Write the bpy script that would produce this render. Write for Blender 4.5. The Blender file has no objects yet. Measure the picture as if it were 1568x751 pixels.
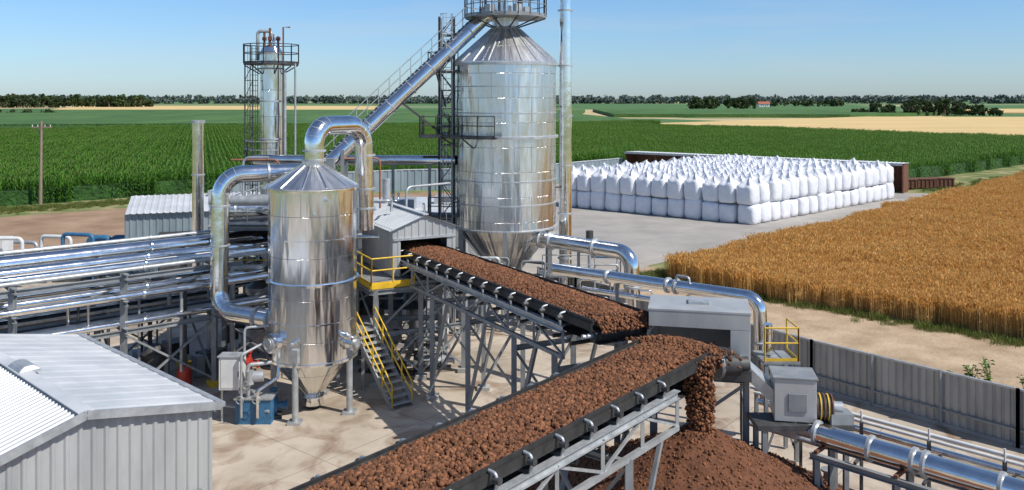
import bpy, math, random
import numpy as np
from mathutils import Vector, Matrix
random.seed(7); np.random.seed(7)
S=bpy.context.scene
S.view_settings.view_transform='Standard'; S.view_settings.look='None'; S.view_settings.exposure=0
R=math.radians
# ------------------------------------------------------------------ materials
def newmat(n):
    m=bpy.data.materials.new(n); m.use_nodes=True
    nt=m.node_tree; b=nt.nodes['Principled BSDF']; return m,nt,b
def N(nt,t,**k):
    n=nt.nodes.new(t)
    for a,v in k.items(): setattr(n,a,v)
    return n
def ramp(nt,stops):
    r=N(nt,'ShaderNodeValToRGB'); e=r.color_ramp.elements
    while len(e)<len(stops): e.new(.5)
    for i,(p,c) in enumerate(stops):
        e[i].position=p; e[i].color=(c[0],c[1],c[2],1) if not isinstance(c,(int,float)) else (c,c,c,1)
    return r
def noise_mat(name,c1,c2,scale=3,detail=6,rough=.7,metal=0,bump=0,bscale=30,stretch=(1,1,1),lo=.35,hi=.65,rr=None,bdist=.02,island=0):
    m,nt,b=newmat(name); L=nt.links.new
    tc=N(nt,'ShaderNodeTexCoord'); mp=N(nt,'ShaderNodeMapping'); mp.inputs['Scale'].default_value=stretch
    L(tc.outputs['Object'],mp.inputs[0])
    no=N(nt,'ShaderNodeTexNoise'); no.inputs['Scale'].default_value=scale; no.inputs['Detail'].default_value=detail
    no.inputs['Roughness'].default_value=.62
    L(mp.outputs[0],no.inputs['Vector'])
    r=ramp(nt,[(lo,c1),(hi,c2)]); L(no.outputs['Fac'],r.inputs[0])
    if island:
        ge=N(nt,'ShaderNodeNewGeometry'); hs=N(nt,'ShaderNodeHueSaturation')
        mr=N(nt,'ShaderNodeMapRange'); mr.inputs[3].default_value=1-island; mr.inputs[4].default_value=1+island
        L(ge.outputs['Random Per Island'],mr.inputs[0]); L(mr.outputs[0],hs.inputs['Value']); L(r.outputs[0],hs.inputs['Color']); L(hs.outputs[0],b.inputs['Base Color'])
    else: L(r.outputs[0],b.inputs['Base Color'])
    b.inputs['Metallic'].default_value=metal
    if rr:
        q=N(nt,'ShaderNodeMapRange'); q.inputs[3].default_value=rr[0]; q.inputs[4].default_value=rr[1]
        L(no.outputs['Fac'],q.inputs[0]); L(q.outputs[0],b.inputs['Roughness'])
    else: b.inputs['Roughness'].default_value=rough
    if bump:
        n2=N(nt,'ShaderNodeTexNoise'); n2.inputs['Scale'].default_value=bscale; n2.inputs['Detail'].default_value=5
        L(mp.outputs[0],n2.inputs['Vector'])
        bp=N(nt,'ShaderNodeBump'); bp.inputs['Strength'].default_value=bump; bp.inputs['Distance'].default_value=bdist
        L(n2.outputs['Fac'],bp.inputs['Height']); L(bp.outputs[0],b.inputs['Normal'])
    return m
def panel_mat(name,base,pw,ph,rough=(.16,.34),tint=.05,aniso=.75,wave=.05):
    m,nt,b=newmat(name); L=nt.links.new
    uv=N(nt,'ShaderNodeUVMap'); br=N(nt,'ShaderNodeTexBrick')
    br.inputs['Scale'].default_value=1; br.inputs['Brick Width'].default_value=pw; br.inputs['Row Height'].default_value=ph
    br.inputs['Mortar Size'].default_value=.012; br.inputs['Mortar Smooth'].default_value=.3; br.inputs['Bias'].default_value=0
    br.inputs['Color1'].default_value=(base-tint,base-tint,base-tint*.9,1); br.inputs['Color2'].default_value=(base+tint,base+tint,base+tint,1)
    br.inputs['Mortar'].default_value=(base*.5,base*.5,base*.5,1)
    L(uv.outputs[0],br.inputs['Vector']); 
    mp=N(nt,'ShaderNodeMapping'); mp.inputs['Scale'].default_value=(1.6,.2,1); L(uv.outputs[0],mp.inputs[0])
    no=N(nt,'ShaderNodeTexNoise'); no.inputs['Scale'].default_value=2.2; no.inputs['Detail'].default_value=7; no.inputs['Roughness'].default_value=.65; L(mp.outputs[0],no.inputs['Vector'])
    mr=N(nt,'ShaderNodeMapRange'); mr.inputs[1].default_value=.3; mr.inputs[2].default_value=.7; mr.inputs[3].default_value=rough[0]; mr.inputs[4].default_value=rough[1]
    L(no.outputs['Fac'],mr.inputs[0]); L(mr.outputs[0],b.inputs['Roughness'])
    mx=N(nt,'ShaderNodeMixRGB',blend_type='MULTIPLY'); mx.inputs[0].default_value=.4
    rp=ramp(nt,[(.3,.65),(.6,1.0)]); L(no.outputs['Fac'],rp.inputs[0]); L(br.outputs['Color'],mx.inputs[1]); L(rp.outputs[0],mx.inputs[2]); L(mx.outputs[0],b.inputs['Base Color'])
    b.inputs['Metallic'].default_value=1
    if aniso:
        tg=N(nt,'ShaderNodeTangent'); tg.direction_type='UV_MAP'; tg.uv_map='UVMap'; L(tg.outputs[0],b.inputs['Tangent'])
        b.inputs['Anisotropic'].default_value=aniso; b.inputs['Anisotropic Rotation'].default_value=.25
    # vertical waviness of rolled sheet: normals vary mostly around the girth
    m2=N(nt,'ShaderNodeMapping'); m2.inputs['Scale'].default_value=(1.5,.22,1); L(uv.outputs[0],m2.inputs[0])
    n2=N(nt,'ShaderNodeTexNoise'); n2.inputs['Scale'].default_value=.85; n2.inputs['Detail'].default_value=3; n2.inputs['Roughness'].default_value=.4; L(m2.outputs[0],n2.inputs['Vector'])
    b1=N(nt,'ShaderNodeBump'); b1.inputs['Strength'].default_value=1; b1.inputs['Distance'].default_value=wave; L(n2.outputs['Fac'],b1.inputs['Height'])
    b2=N(nt,'ShaderNodeBump',invert=True); b2.inputs['Strength'].default_value=.6; b2.inputs['Distance'].default_value=.012; L(br.outputs['Fac'],b2.inputs['Height']); L(b1.outputs[0],b2.inputs['Normal'])
    L(b2.outputs[0],b.inputs['Normal'])
    return m
M={}
M['tank']=panel_mat('stainless_panels',.92,2.6,1.55,(.09,.22),.03,.7,.22)
M['silo']=panel_mat('silo_panels',.88,1.45,1.3,(.16,.31),.08,.65,.2)
M['siloroof']=panel_mat('silo_roof_sheet',.82,1.45,1.3,(.32,.48),.06,0,.04)
M['pipe']=noise_mat('pipe_steel',(.8,.8,.79),(.95,.95,.95),2.5,6,.2,1,.2,2.2,rr=(.05,.2),bdist=.04)
M['galv']=noise_mat('galvanised_steel',(.38,.40,.41),(.54,.56,.57),3,6,.45,.5,rr=(.35,.6))
M['grey']=noise_mat('grey_paint_steel',(.2,.215,.225),(.29,.305,.315),2,7,.5,.1,rr=(.4,.65))
M['dark']=noise_mat('dark_steel',(.045,.047,.05),(.1,.1,.1),3,7,.6,.3,rr=(.45,.7))
M['rust']=noise_mat('rusty_steel',(.12,.05,.03),(.22,.10,.06),5,7,.8,.1)
M['redpipe']=noise_mat('red_oxide_paint',(.28,.11,.06),(.36,.16,.09),4,5,.55)
M['yellow']=noise_mat('yellow_paint',(.62,.38,.02),(.75,.5,.04),4,6,.45)
M['blue']=noise_mat('blue_paint',(.03,.12,.24),(.05,.18,.33),3,6,.45)
M['red']=noise_mat('red_paint',(.42,.03,.02),(.5,.06,.04),3,5,.45)
M['white']=noise_mat('white_enamel',(.6,.61,.6),(.74,.75,.74),2,6,.4,bump=.05)
M['rubber']=noise_mat('belt_rubber',(.018,.018,.018),(.04,.038,.036),4,7,.65,bump=.2)
M['sheet']=noise_mat('grey_sheet_cladding',(.36,.375,.38),(.48,.49,.49),.9,8,.45,.2,stretch=(1,1,.3),rr=(.35,.55))
M['roof']=noise_mat('pale_roof_sheet',(.50,.52,.535),(.66,.675,.68),.6,9,.42,.1,rr=(.32,.55),bump=.05,bscale=3)
M['sheetblue']=noise_mat('bluegrey_cladding',(.2,.26,.29),(.28,.34,.37),.9,8,.5,.1,stretch=(1,1,.3))
M['fence']=noise_mat('fence_sheet',(.27,.275,.27),(.44,.44,.42),.8,9,.6,.15,stretch=(1,1,.3))
M['black']=noise_mat('dark_interior',(.01,.01,.011),(.025,.022,.02),2,4,.9)
M['wood']=noise_mat('weathered_wood',(.2,.15,.11),(.33,.26,.2),3,8,.85,stretch=(6,6,.6))
M['ore']=noise_mat('brown_ore_clods',(.115,.046,.02),(.235,.098,.044),5,7,.92,bump=.8,bscale=26,island=.5)
M['orefine']=noise_mat('brown_ore_fines',(.10,.038,.018),(.18,.072,.034),6,9,.95,bump=1,bscale=14,bdist=.06)
M['bag']=noise_mat('white_woven_bag',(.70,.72,.77),(.81,.82,.85),1.2,6,.62,bump=.6,bscale=4.5,bdist=.07)
M['wallc']=noise_mat('concrete_wall',(.3,.3,.29),(.42,.41,.39),.8,8,.85)
def leafmat(name,c1,c2,scale,isl,trans):
    m=noise_mat(name,c1,c2,scale,5,.6,island=isl)
    nt=m.node_tree;b=nt.nodes['Principled BSDF'];L=nt.links.new
    out=[n for n in nt.nodes if n.type=='OUTPUT_MATERIAL'][0]
    t=N(nt,'ShaderNodeBsdfTranslucent'); src=b.inputs['Base Color'].links[0].from_socket; L(src,t.inputs[0])
    mx=N(nt,'ShaderNodeMixShader'); mx.inputs[0].default_value=trans; L(b.outputs[0],mx.inputs[1]); L(t.outputs[0],mx.inputs[2]); L(mx.outputs[0],out.inputs[0])
    b.inputs['Specular IOR Level'].default_value=.25
    return m
M['corn']=leafmat('corn_leaf',(.045,.135,.012),(.10,.23,.025),.05,.5,.3)
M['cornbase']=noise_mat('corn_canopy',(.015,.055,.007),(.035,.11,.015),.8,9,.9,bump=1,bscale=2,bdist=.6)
M['cornfar']=noise_mat('corn_far_canopy',(.04,.11,.022),(.085,.18,.04),.06,11,.9,stretch=(1,.25,1),bump=1,bscale=1.2,bdist=.8)
M['tassel']=leafmat('corn_tassel',(.22,.26,.07),(.32,.33,.1),1,.3,.2)
M['wheat']=leafmat('wheat_ear',(.66,.40,.12),(.88,.61,.25),.18,.35,.3)
M['wheatbase']=noise_mat('wheat_canopy',(.42,.26,.08),(.64,.43,.16),1.5,9,.95,bump=1,bscale=6,bdist=.3)
M['wheatfar']=noise_mat('wheat_far_canopy',(.56,.40,.17),(.7,.52,.24),.05,11,.95,stretch=(.3,1.6,1),bump=.6,bscale=2,bdist=.3)
M['grass']=leafmat('grass_blade',(.09,.14,.025),(.24,.24,.07),.4,.4,.3)
M['tree']=leafmat('tree_leaf',(.035,.06,.02),(.075,.11,.038),.12,.5,.2)
M['treehaze']=leafmat('hazed_tree_leaf',(.09,.125,.11),(.13,.165,.14),.05,.25,.1)  # distance haze painted into the leaf colour, paler and bluer
M['brick']=noise_mat('red_roof_tile',(.35,.1,.06),(.42,.14,.08),3,5,.8)
def ground_mat():
    m,nt,b=newmat('grass_and_field_soil'); L=nt.links.new
    tc=N(nt,'ShaderNodeTexCoord')
    def nz(s,d=8,st=(1,1,1)):
        mp=N(nt,'ShaderNodeMapping'); mp.inputs['Scale'].default_value=st; L(tc.outputs['Object'],mp.inputs[0])
        n=N(nt,'ShaderNodeTexNoise'); n.inputs['Scale'].default_value=s; n.inputs['Detail'].default_value=d; L(mp.outputs[0],n.inputs['Vector']); return n
    a=nz(.35); r1=ramp(nt,[(.32,(.09,.14,.03)),(.5,(.17,.20,.06)),(.66,(.36,.29,.16))]); L(a.outputs[0],r1.inputs[0])
    v=N(nt,'ShaderNodeTexVoronoi'); v.inputs['Scale'].default_value=.0032
    mp=N(nt,'ShaderNodeMapping'); mp.inputs['Rotation'].default_value=(0,0,.5); L(tc.outputs['Object'],mp.inputs[0]); L(mp.outputs[0],v.inputs['Vector'])
    sx=N(nt,'ShaderNodeSeparateColor'); L(v.outputs['Color'],sx.inputs[0])
    r2=ramp(nt,[(0,(.07,.16,.045)),(.45,(.11,.20,.07)),(.62,(.17,.23,.10)),(.8,(.5,.40,.22))]); r2.color_ramp.interpolation='CONSTANT'; L(sx.outputs[0],r2.inputs[0])
    pz=N(nt,'ShaderNodeSeparateXYZ'); L(tc.outputs['Object'],pz.inputs[0])
    mr=N(nt,'ShaderNodeMapRange'); mr.inputs[1].default_value=330; mr.inputs[2].default_value=420; L(pz.outputs[1],mr.inputs[0])
    mx=N(nt,'ShaderNodeMixRGB'); L(mr.outputs[0],mx.inputs[0]); L(r1.outputs[0],mx.inputs[1]); L(r2.outputs[0],mx.inputs[2]); L(mx.outputs[0],b.inputs['Base Color'])
    b.inputs['Roughness'].default_value=.95
    n2=nz(6); bp=N(nt,'ShaderNodeBump'); bp.inputs['Strength'].default_value=.7; bp.inputs['Distance'].default_value=.08; L(n2.outputs[0],bp.inputs['Height']); L(bp.outputs[0],b.inputs['Normal'])
    return m
M['ground']=ground_mat()
M['dirt']=noise_mat('dirt_track',(.33,.235,.145),(.52,.395,.265),.5,11,.95,bump=.8,bscale=5,bdist=.06)
M['dirtbrown']=noise_mat('brown_earth',(.24,.15,.09),(.38,.26,.165),.25,11,.95,bump=.8,bscale=4,bdist=.08)
def concrete():
    m,nt,b=newmat('stained_concrete'); L=nt.links.new
    tc=N(nt,'ShaderNodeTexCoord')
    def nz(s,d=9,ds=0):
        n=N(nt,'ShaderNodeTexNoise'); n.inputs['Scale'].default_value=s; n.inputs['Detail'].default_value=d; n.inputs['Distortion'].default_value=ds; n.inputs['Roughness'].default_value=.6; L(tc.outputs['Object'],n.inputs['Vector']); return n
    a=nz(.22); r=ramp(nt,[(.3,(.32,.265,.20)),(.5,(.47,.40,.32)),(.7,(.56,.49,.40))]); L(a.outputs[0],r.inputs[0])
    c=nz(.55,12,.9); rc=ramp(nt,[(.34,(.42,.29,.21)),(.52,(1,1,1))]); L(c.outputs[0],rc.inputs[0])
    mx=N(nt,'ShaderNodeMixRGB',blend_type='MULTIPLY'); mx.inputs[0].default_value=.75; L(r.outputs[0],mx.inputs[1]); L(rc.outputs[0],mx.inputs[2])
    sx=N(nt,'ShaderNodeSeparateXYZ'); L(tc.outputs['Object'],sx.inputs[0]); mr=N(nt,'ShaderNodeMapRange'); mr.inputs[1].default_value=48; mr.inputs[2].default_value=66; L(sx.outputs[1],mr.inputs[0])
    g=ramp(nt,[(.3,(.28,.262,.24)),(.7,(.41,.385,.35))]); L(a.outputs[0],g.inputs[0])
    m2=N(nt,'ShaderNodeMixRGB'); L(mr.outputs[0],m2.inputs[0]); L(mx.outputs[0],m2.inputs[1]); L(g.outputs[0],m2.inputs[2])
    br=N(nt,'ShaderNodeTexBrick'); br.offset=0; br.inputs['Scale'].default_value=1; br.inputs['Brick Width'].default_value=4.5; br.inputs['Row Height'].default_value=4.5; br.inputs['Mortar Size'].default_value=.02
    mp=N(nt,'ShaderNodeMapping'); mp.inputs['Rotation'].default_value=(0,0,.68); L(tc.outputs['Object'],mp.inputs[0]); L(mp.outputs[0],br.inputs['Vector'])
    rj=ramp(nt,[(0,1.),(1,.62)]); L(br.outputs['Fac'],rj.inputs[0])
    m3=N(nt,'ShaderNodeMixRGB',blend_type='MULTIPLY'); m3.inputs[0].default_value=1; L(m2.outputs[0],m3.inputs[1]); L(rj.outputs[0],m3.inputs[2])
    L(m3.outputs[0],b.inputs['Base Color']); b.inputs['Roughness'].default_value=.85
    n2=nz(12); bp=N(nt,'ShaderNodeBump'); bp.inputs['Strength'].default_value=.3; bp.inputs['Distance'].default_value=.01; L(n2.outputs[0],bp.inputs['Height']); L(bp.outputs[0],b.inputs['Normal'])
    return m
M['concrete']=concrete()
# ------------------------------------------------------------------ builder
COL=S.collection
def V3(p): return Vector(p)
def empty(name):
    o=bpy.data.objects.new(name,None); COL.objects.link(o); return o
def fillet(pts,rad,n=6):
    P=[]
    for p in pts:
        p=V3(p)
        if not P or (p-P[-1]).length>1e-3: P.append(p)
    if len(P)<3: return P
    out=[P[0]]
    for i in range(1,len(P)-1):
        a=(P[i-1]-P[i]); c=(P[i+1]-P[i]); la,lc=a.length,c.length; a.normalize(); c.normalize()
        ang=a.angle(c)
        if ang>3.1 or ang<.1: out.append(P[i]); continue
        d=min(rad/math.tan(ang/2),la*.49,lc*.49); r=d*math.tan(ang/2)
        bis=(a+c).normalized(); cen=P[i]+bis*(r/math.sin(ang/2))
        s=P[i]+a*d-cen; e=P[i]+c*d-cen; tot=s.angle(e)
        for k in range(n+1):
            t=k/n; q=(s*math.sin((1-t)*tot)+e*math.sin(t*tot))/math.sin(tot); out.append(cen+q)
    out.append(P[-1]); return out
class B:
    def __init__(s,name,parent=None):
        s.name=name;s.v=[];s.f=[];s.m=[];s.sm=[];s.uv=[];s.slots=[];s.parent=parent
    def add(s,vs,fs,mat,smooth=False,uv=None):
        o=len(s.v); s.v.extend([tuple(v) for v in vs])
        if mat not in s.slots: s.slots.append(mat)
        k=s.slots.index(mat)
        for i,f in enumerate(fs):
            s.f.append([o+j for j in f]); s.m.append(k); s.sm.append(smooth)
            s.uv.extend(uv[i] if uv else [(0,0)]*len(f))
    def box(s,c,d,mat='grey',rz=0):
        x,y,z=[q/2 for q in d]; cs,sn=math.cos(rz),math.sin(rz); vs=[]
        for sz in(-z,z):
            for sx,sy in((-x,-y),(x,-y),(x,y),(-x,y)): vs.append((c[0]+sx*cs-sy*sn,c[1]+sx*sn+sy*cs,c[2]+sz))
        s.add(vs,[(0,3,2,1),(4,5,6,7),(0,1,5,4),(1,2,6,5),(2,3,7,6),(3,0,4,7)],mat)
    def beam(s,a,b,w=.1,h=.1,mat='grey'):
        a,b=V3(a),V3(b); d=b-a
        if d.length<1e-4: return
        d.normalize(); up=Vector((0,0,1)) if abs(d.z)<.95 else Vector((0,1,0))
        sd=d.cross(up).normalized(); u=sd.cross(d)
        vs=[p+sd*i*w/2+u*j*h/2 for p in(a,b) for i,j in((-1,-1),(1,-1),(1,1),(-1,1))]
        s.add(vs,[(0,1,2,3),(7,6,5,4),(0,4,5,1),(1,5,6,2),(2,6,7,3),(3,7,4,0)],mat)
    def hb(s,a,b,w=.2,mat='grey'):
        a,b=V3(a),V3(b); d=(b-a).normalized(); up=Vector((0,0,1)) if abs(d.z)<.95 else Vector((0,1,0))
        sd=d.cross(up).normalized(); u=sd.cross(d)
        t=w*.1
        s.beam(a,b,t,w-2*t-.004,mat)
        for k in(-1,1): s.beam(a+u*k*(w/2-t/2),b+u*k*(w/2-t/2),w*.9,t,mat)
    def tube(s,pts,r,mat='pipe',seg=14,bend=0,n=6,caps=True,r1=None):
        P=fillet(pts,bend,n) if bend else [V3(p) for p in pts]
        nP=len(P); T=[]
        for i in range(nP):
            a=P[max(0,i-1)]; b=P[min(nP-1,i+1)]; T.append((b-a).normalized())
        up=Vector((0,0,1)) if abs(T[0].z)<.9 else Vector((0,1,0)); nx=T[0].cross(up).normalized()
        vs=[];L=0;Ls=[]
        for i in range(nP):
            if i: L+=(P[i]-P[i-1]).length
            Ls.append(L)
            nx=(nx-T[i]*nx.dot(T[i])).normalized(); ny=T[i].cross(nx)
            rr=r if r1 is None else r+(r1-r)*i/(nP-1)
            for k in range(seg):
                a=2*math.pi*k/seg; vs.append(P[i]+nx*math.cos(a)*rr+ny*math.sin(a)*rr)
        fs=[];uv=[]
        for i in range(nP-1):
            for k in range(seg):
                k2=(k+1)%seg; fs.append((i*seg+k,i*seg+k2,(i+1)*seg+k2,(i+1)*seg+k))
                u0,u1=k/seg*6.28*r,(k+1)/seg*6.28*r; uv.append([(u0,Ls[i]),(u1,Ls[i]),(u1,Ls[i+1]),(u0,Ls[i+1])])
        s.add(vs,fs,mat,True,uv)
        if caps:
            s.add(vs[:seg],[tuple(range(seg))[::-1]],mat); s.add(vs[-seg:],[tuple(range(seg))],mat)
    def cyl(s,a,b,r,mat='pipe',r1=None,seg=14): s.tube([a,b],r,mat,seg,r1=r1)
    def flange(s,p,d,r,mat='pipe',t=.06,seg=20):
        p,d=V3(p),V3(d).normalized(); s.cyl(p-d*t,p+d*t,r,mat,seg=seg)
    def lathe(s,c,prof,mat,seg=48):
        vs=[];L=[0]
        for i,(r,z) in enumerate(prof):
            if i: L.append(L[-1]+math.hypot(r-prof[i-1][0],z-prof[i-1][1]))
        R0=max(p[0] for p in prof)
        for r,z in prof:
            for k in range(seg):
                a=2*math.pi*k/seg; vs.append((c[0]+r*math.cos(a),c[1]+r*math.sin(a),z))
        uv=[]
        for i in range(len(prof)-1):
            for k in range(seg):
                u0,u1=k/seg*6.283*R0,(k+1)/seg*6.283*R0; uv.append([(u0,L[i]),(u1,L[i]),(u1,L[i+1]),(u0,L[i+1])])
        for i in range(len(prof)-1):
            base=vs[i*seg:(i+2)*seg]; ff=[(k,(k+1)%seg,seg+(k+1)%seg,seg+k) for k in range(seg)]
            s.add(base,ff,mat,True,uv[i*seg:(i+1)*seg])
    def ring(s,c,r,z,w=.06,h=.08,mat='pipe',seg=48):
        s.lathe(c,[(r-.02,z-h/2),(r+w,z-h/2),(r+w,z+h/2),(r-.02,z+h/2)],mat,seg)
    def rail(s,pts,mat='yellow',h=1.1,r=.028,sp=1.2,kick=True):
        P=[V3(p) for p in pts]; Z=Vector((0,0,1))
        for a,b in zip(P[:-1],P[1:]):
            for hh in(h,h*.55): s.cyl(a+Z*hh,b+Z*hh,r,mat,seg=6)
            if kick: s.beam(a+Z*.06,b+Z*.06,.015,.1,mat)
            n=max(1,round((b-a).length/sp))
            for i in range(n+1): q=a.lerp(b,i/n); s.cyl(q,q+Z*h,r,mat,seg=6)
    def ladder(s,a,b,w=.45,mat='galv',side=(1,0,0),cage=None):
        a,b=V3(a),V3(b); sd=V3(side)*w/2
        s.cyl(a-sd,b-sd,.025,mat,seg=6); s.cyl(a+sd,b+sd,.025,mat,seg=6)
        n=int((b-a).length/.3)
        for i in range(n): q=a.lerp(b,(i+.5)/n); s.cyl(q-sd,q+sd,.015,mat,seg=5)
        if cage:
            o=V3(cage)*.7; nn=int((b-a).length/1.0)
            for i in range(2,nn+1):
                q=a.lerp(b,i/nn); s.tube([q-sd,q-sd*1.5+o*.6,q+o,q+sd*1.5+o*.6,q+sd],.018,mat,5)
            for k in(-1.4,0,1.4): s.cyl(a.lerp(b,2/nn)+sd*k+o*(1 if k==0 else .62),b+sd*k+o*(1 if k==0 else .62),.015,mat,seg=5)
    def corr(s,o,U,V,mat,pitch=.25,depth=.04,top=None):
        o,U,V=V3(o),V3(U),V3(V); n=max(1,int(U.length/pitch)); nn=U.cross(V).normalized(); vs=[];prof=[]
        for i in range(n):
            for f,d in((0,0),(.55,0),(.65,1),(.9,1)): prof.append(((i+f)/n,d))
        prof.append((1,0))
        for u,d in prof:
            t=top(u) if top else 1
            p=o+U*u+nn*depth*d; vs+= [p,p+V*t]
        s.add(vs,[(2*i,2*i+2,2*i+3,2*i+1) for i in range(len(prof)-1)],mat)
    def quad(s,a,b,c,d,mat): s.add([a,b,c,d],[(0,1,2,3)],mat)
    def poly(s,pts,z,mat): s.add([(x,y,z) for x,y in pts],[tuple(range(len(pts)))],mat)
    def done(s,bevel=0):
        me=bpy.data.meshes.new(s.name); me.from_pydata(s.v,[],s.f)
        for k in s.slots: me.materials.append(M[k])
        me.polygons.foreach_set('material_index',s.m); me.polygons.foreach_set('use_smooth',s.sm)
        ul=me.uv_layers.new(name='UVMap'); ul.data.foreach_set('uv',np.array(s.uv,dtype=np.float32).ravel())
        me.update(); o=bpy.data.objects.new(s.name,me); COL.objects.link(o)
        if s.parent: o.parent=s.parent
        if bevel:
            md=o.modifiers.new('b','BEVEL'); md.width=bevel; md.segments=2; md.limit_method='ANGLE'
        return o
def mesh_np(name,Vt,F,mats,mi=None,parent=None,smooth=False):
    me=bpy.data.meshes.new(name); nv,nf,k=len(Vt),len(F),F.shape[1]
    me.vertices.add(nv); me.vertices.foreach_set('co',Vt.astype(np.float32).ravel())
    me.loops.add(nf*k); me.loops.foreach_set('vertex_index',F.astype(np.int32).ravel())
    me.polygons.add(nf); me.polygons.foreach_set('loop_start',np.arange(0,nf*k,k,dtype=np.int32)); me.polygons.foreach_set('loop_total',np.full(nf,k,dtype=np.int32))
    for m in mats: me.materials.append(M[m])
    if mi is not None: me.polygons.foreach_set('material_index',mi.astype(np.int32))
    if smooth: me.polygons.foreach_set('use_smooth',np.ones(nf,dtype=bool))
    me.update(calc_edges=True); me.validate()
    o=bpy.data.objects.new(name,me); COL.objects.link(o)
    if parent: o.parent=parent
    return o
import bmesh
def ico(sub):
    bm=bmesh.new(); bmesh.ops.create_icosphere(bm,subdivisions=sub,radius=1); bm.verts.ensure_lookup_table()
    v=np.array([x.co[:] for x in bm.verts]); f=np.array([[q.index for q in x.verts] for x in bm.faces]); bm.free(); return v,f
IV,IF=ico(2)
def clods(name,P,size,mat='ore',parent=None):
    n=len(P); nv=len(IV)
    var=[IV*(1+np.random.uniform(-.22,.22,(nv,1))) for _ in range(12)]
    allv=np.zeros((n,nv,3))
    for i in range(n):
        q=np.random.normal(size=4); q/=np.linalg.norm(q); w,x,y,z=q
        Rm=np.array([[1-2*(y*y+z*z),2*(x*y-z*w),2*(x*z+y*w)],[2*(x*y+z*w),1-2*(x*x+z*z),2*(y*z-x*w)],[2*(x*z-y*w),2*(y*z+x*w),1-2*(x*x+y*y)]])
        sc=size[i]*np.random.uniform(.75,1.2,3)
        allv[i]=(var[i%12]*sc)@Rm.T+P[i]
    F=(IF[None]+(np.arange(n)*nv)[:,None,None]).reshape(-1,3)
    return mesh_np(name,allv.reshape(-1,3),F,[mat],parent=parent)
def inpoly(P,poly):
    x,y=P[:,0],P[:,1]; r=np.zeros(len(P),bool); n=len(poly); j=n-1
    for i in range(n):
        xi,yi=poly[i]; xj,yj=poly[j]
        c=((yi>y)!=(yj>y))&(x<(xj-xi)*(y-yi)/((yj-yi) or 1e-9)+xi); r^=c; j=i
    return r
def jitter(poly,step=2.,amp=.35):
    out=[]
    for i in range(len(poly)):
        a=Vector(poly[i]); b=Vector(poly[(i+1)%len(poly)]); n=max(1,int((b-a).length/step))
        for k in range(n):
            q=a.lerp(b,k/n); out.append((q.x+random.uniform(-amp,amp),q.y+random.uniform(-amp,amp)))
    return out
def scatter(owner,pts,rz,sc,var,srcs):
    me=bpy.data.meshes.new(owner.name+'_points'); me.vertices.add(len(pts)); me.vertices.foreach_set('co',pts.astype(np.float32).ravel())
    for nm,d,t in(('rz',rz,'FLOAT'),('sc',sc,'FLOAT'),('vr',var,'INT')):
        a=me.attributes.new(nm,t,'POINT'); a.data.foreach_set('value',d.astype(np.float32 if t=='FLOAT' else np.int32))
    o=bpy.data.objects.new('plants',me); COL.objects.link(o); o.parent=owner
    ng=bpy.data.node_groups.new('scatter','GeometryNodeTree'); ng.interface.new_socket('Geometry',in_out='INPUT',socket_type='NodeSocketGeometry'); ng.interface.new_socket('Geometry',in_out='OUTPUT',socket_type='NodeSocketGeometry')
    gi=ng.nodes.new('NodeGroupInput'); go=ng.nodes.new('NodeGroupOutput'); J=ng.nodes.new('GeometryNodeJoinGeometry'); L=ng.links.new
    def na(n,t):
        q=ng.nodes.new('GeometryNodeInputNamedAttribute'); q.data_type=t; q.inputs['Name'].default_value=n; return [s for s in q.outputs if s.enabled and s.name=='Attribute'][0]
    cx=ng.nodes.new('ShaderNodeCombineXYZ'); L(na('rz','FLOAT'),cx.inputs[2]); scs=na('sc','FLOAT'); vr=na('vr','INT')
    for k,src in enumerate(srcs):
        src.parent=owner; src.hide_render=True
        oi=ng.nodes.new('GeometryNodeObjectInfo'); oi.inputs['Object'].default_value=src; oi.inputs['As Instance'].default_value=True
        ip=ng.nodes.new('GeometryNodeInstanceOnPoints'); cp=ng.nodes.new('FunctionNodeCompare'); cp.data_type='INT'; cp.operation='EQUAL'
        ins=[s for s in cp.inputs if s.enabled]; L(vr,ins[0]); ins[1].default_value=k
        L(gi.outputs[0],ip.inputs['Points']); L(oi.outputs['Geometry'],ip.inputs['Instance']); L(cp.outputs[0],ip.inputs['Selection']); L(cx.outputs[0],ip.inputs['Rotation']); L(scs,ip.inputs['Scale'])
        L(ip.outputs[0],J.inputs[0])
    L(J.outputs[0],go.inputs[0]); md=o.modifiers.new('scatter','NODES'); md.node_group=ng
# ------------------------------------------------------------------ ground & fields
g=B('ground'); g.add([(-5000,-3000,0),(5000,-3000,0),(5000,7000,0),(-5000,7000,0)],[(0,1,2,3)],'ground'); g.done()
yard=[(-60,-45),(-52,58),(-24,70),(-10,90),(0,112),(17,131),(50,107),(56,107),(34,84),(9.8,61),(3.2,50),(12.5,35.4),(17.5,29.4),(40,6),(40,-45)]  # runs on unseen behind the camera, added for brighter reflections in the steel
g=B('concrete_yard'); g.poly(yard,.014,'concrete'); g.done()
g=B('dirt_track'); g.poly(jitter([(3.2,49.5),(9.3,61.5),(12,57),(16,51),(24.5,41.5),(60,8),(36,6),(17.3,29.2),(12.3,35.3)],1.2,.3),.007,'dirt'); g.done()
g=B('dirt_track'); g.poly(jitter([(-120,66),(-56,60),(-30,64),(-10,86),(-2,108),(-14,108),(-34,98),(-54,84),(-120,74)],2,.5),.007,'dirtbrown'); g.done()
def field(name,poly,z,mat,wall=None):
    b=B(name); n=len(poly); b.poly(poly,z,mat)
    for i in range(n):
        a=poly[i];c=poly[(i+1)%n]; b.quad((a[0],a[1],0),(c[0],c[1],0),(c[0],c[1],z),(a[0],a[1],z),wall or mat)
    return b.done()
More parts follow.
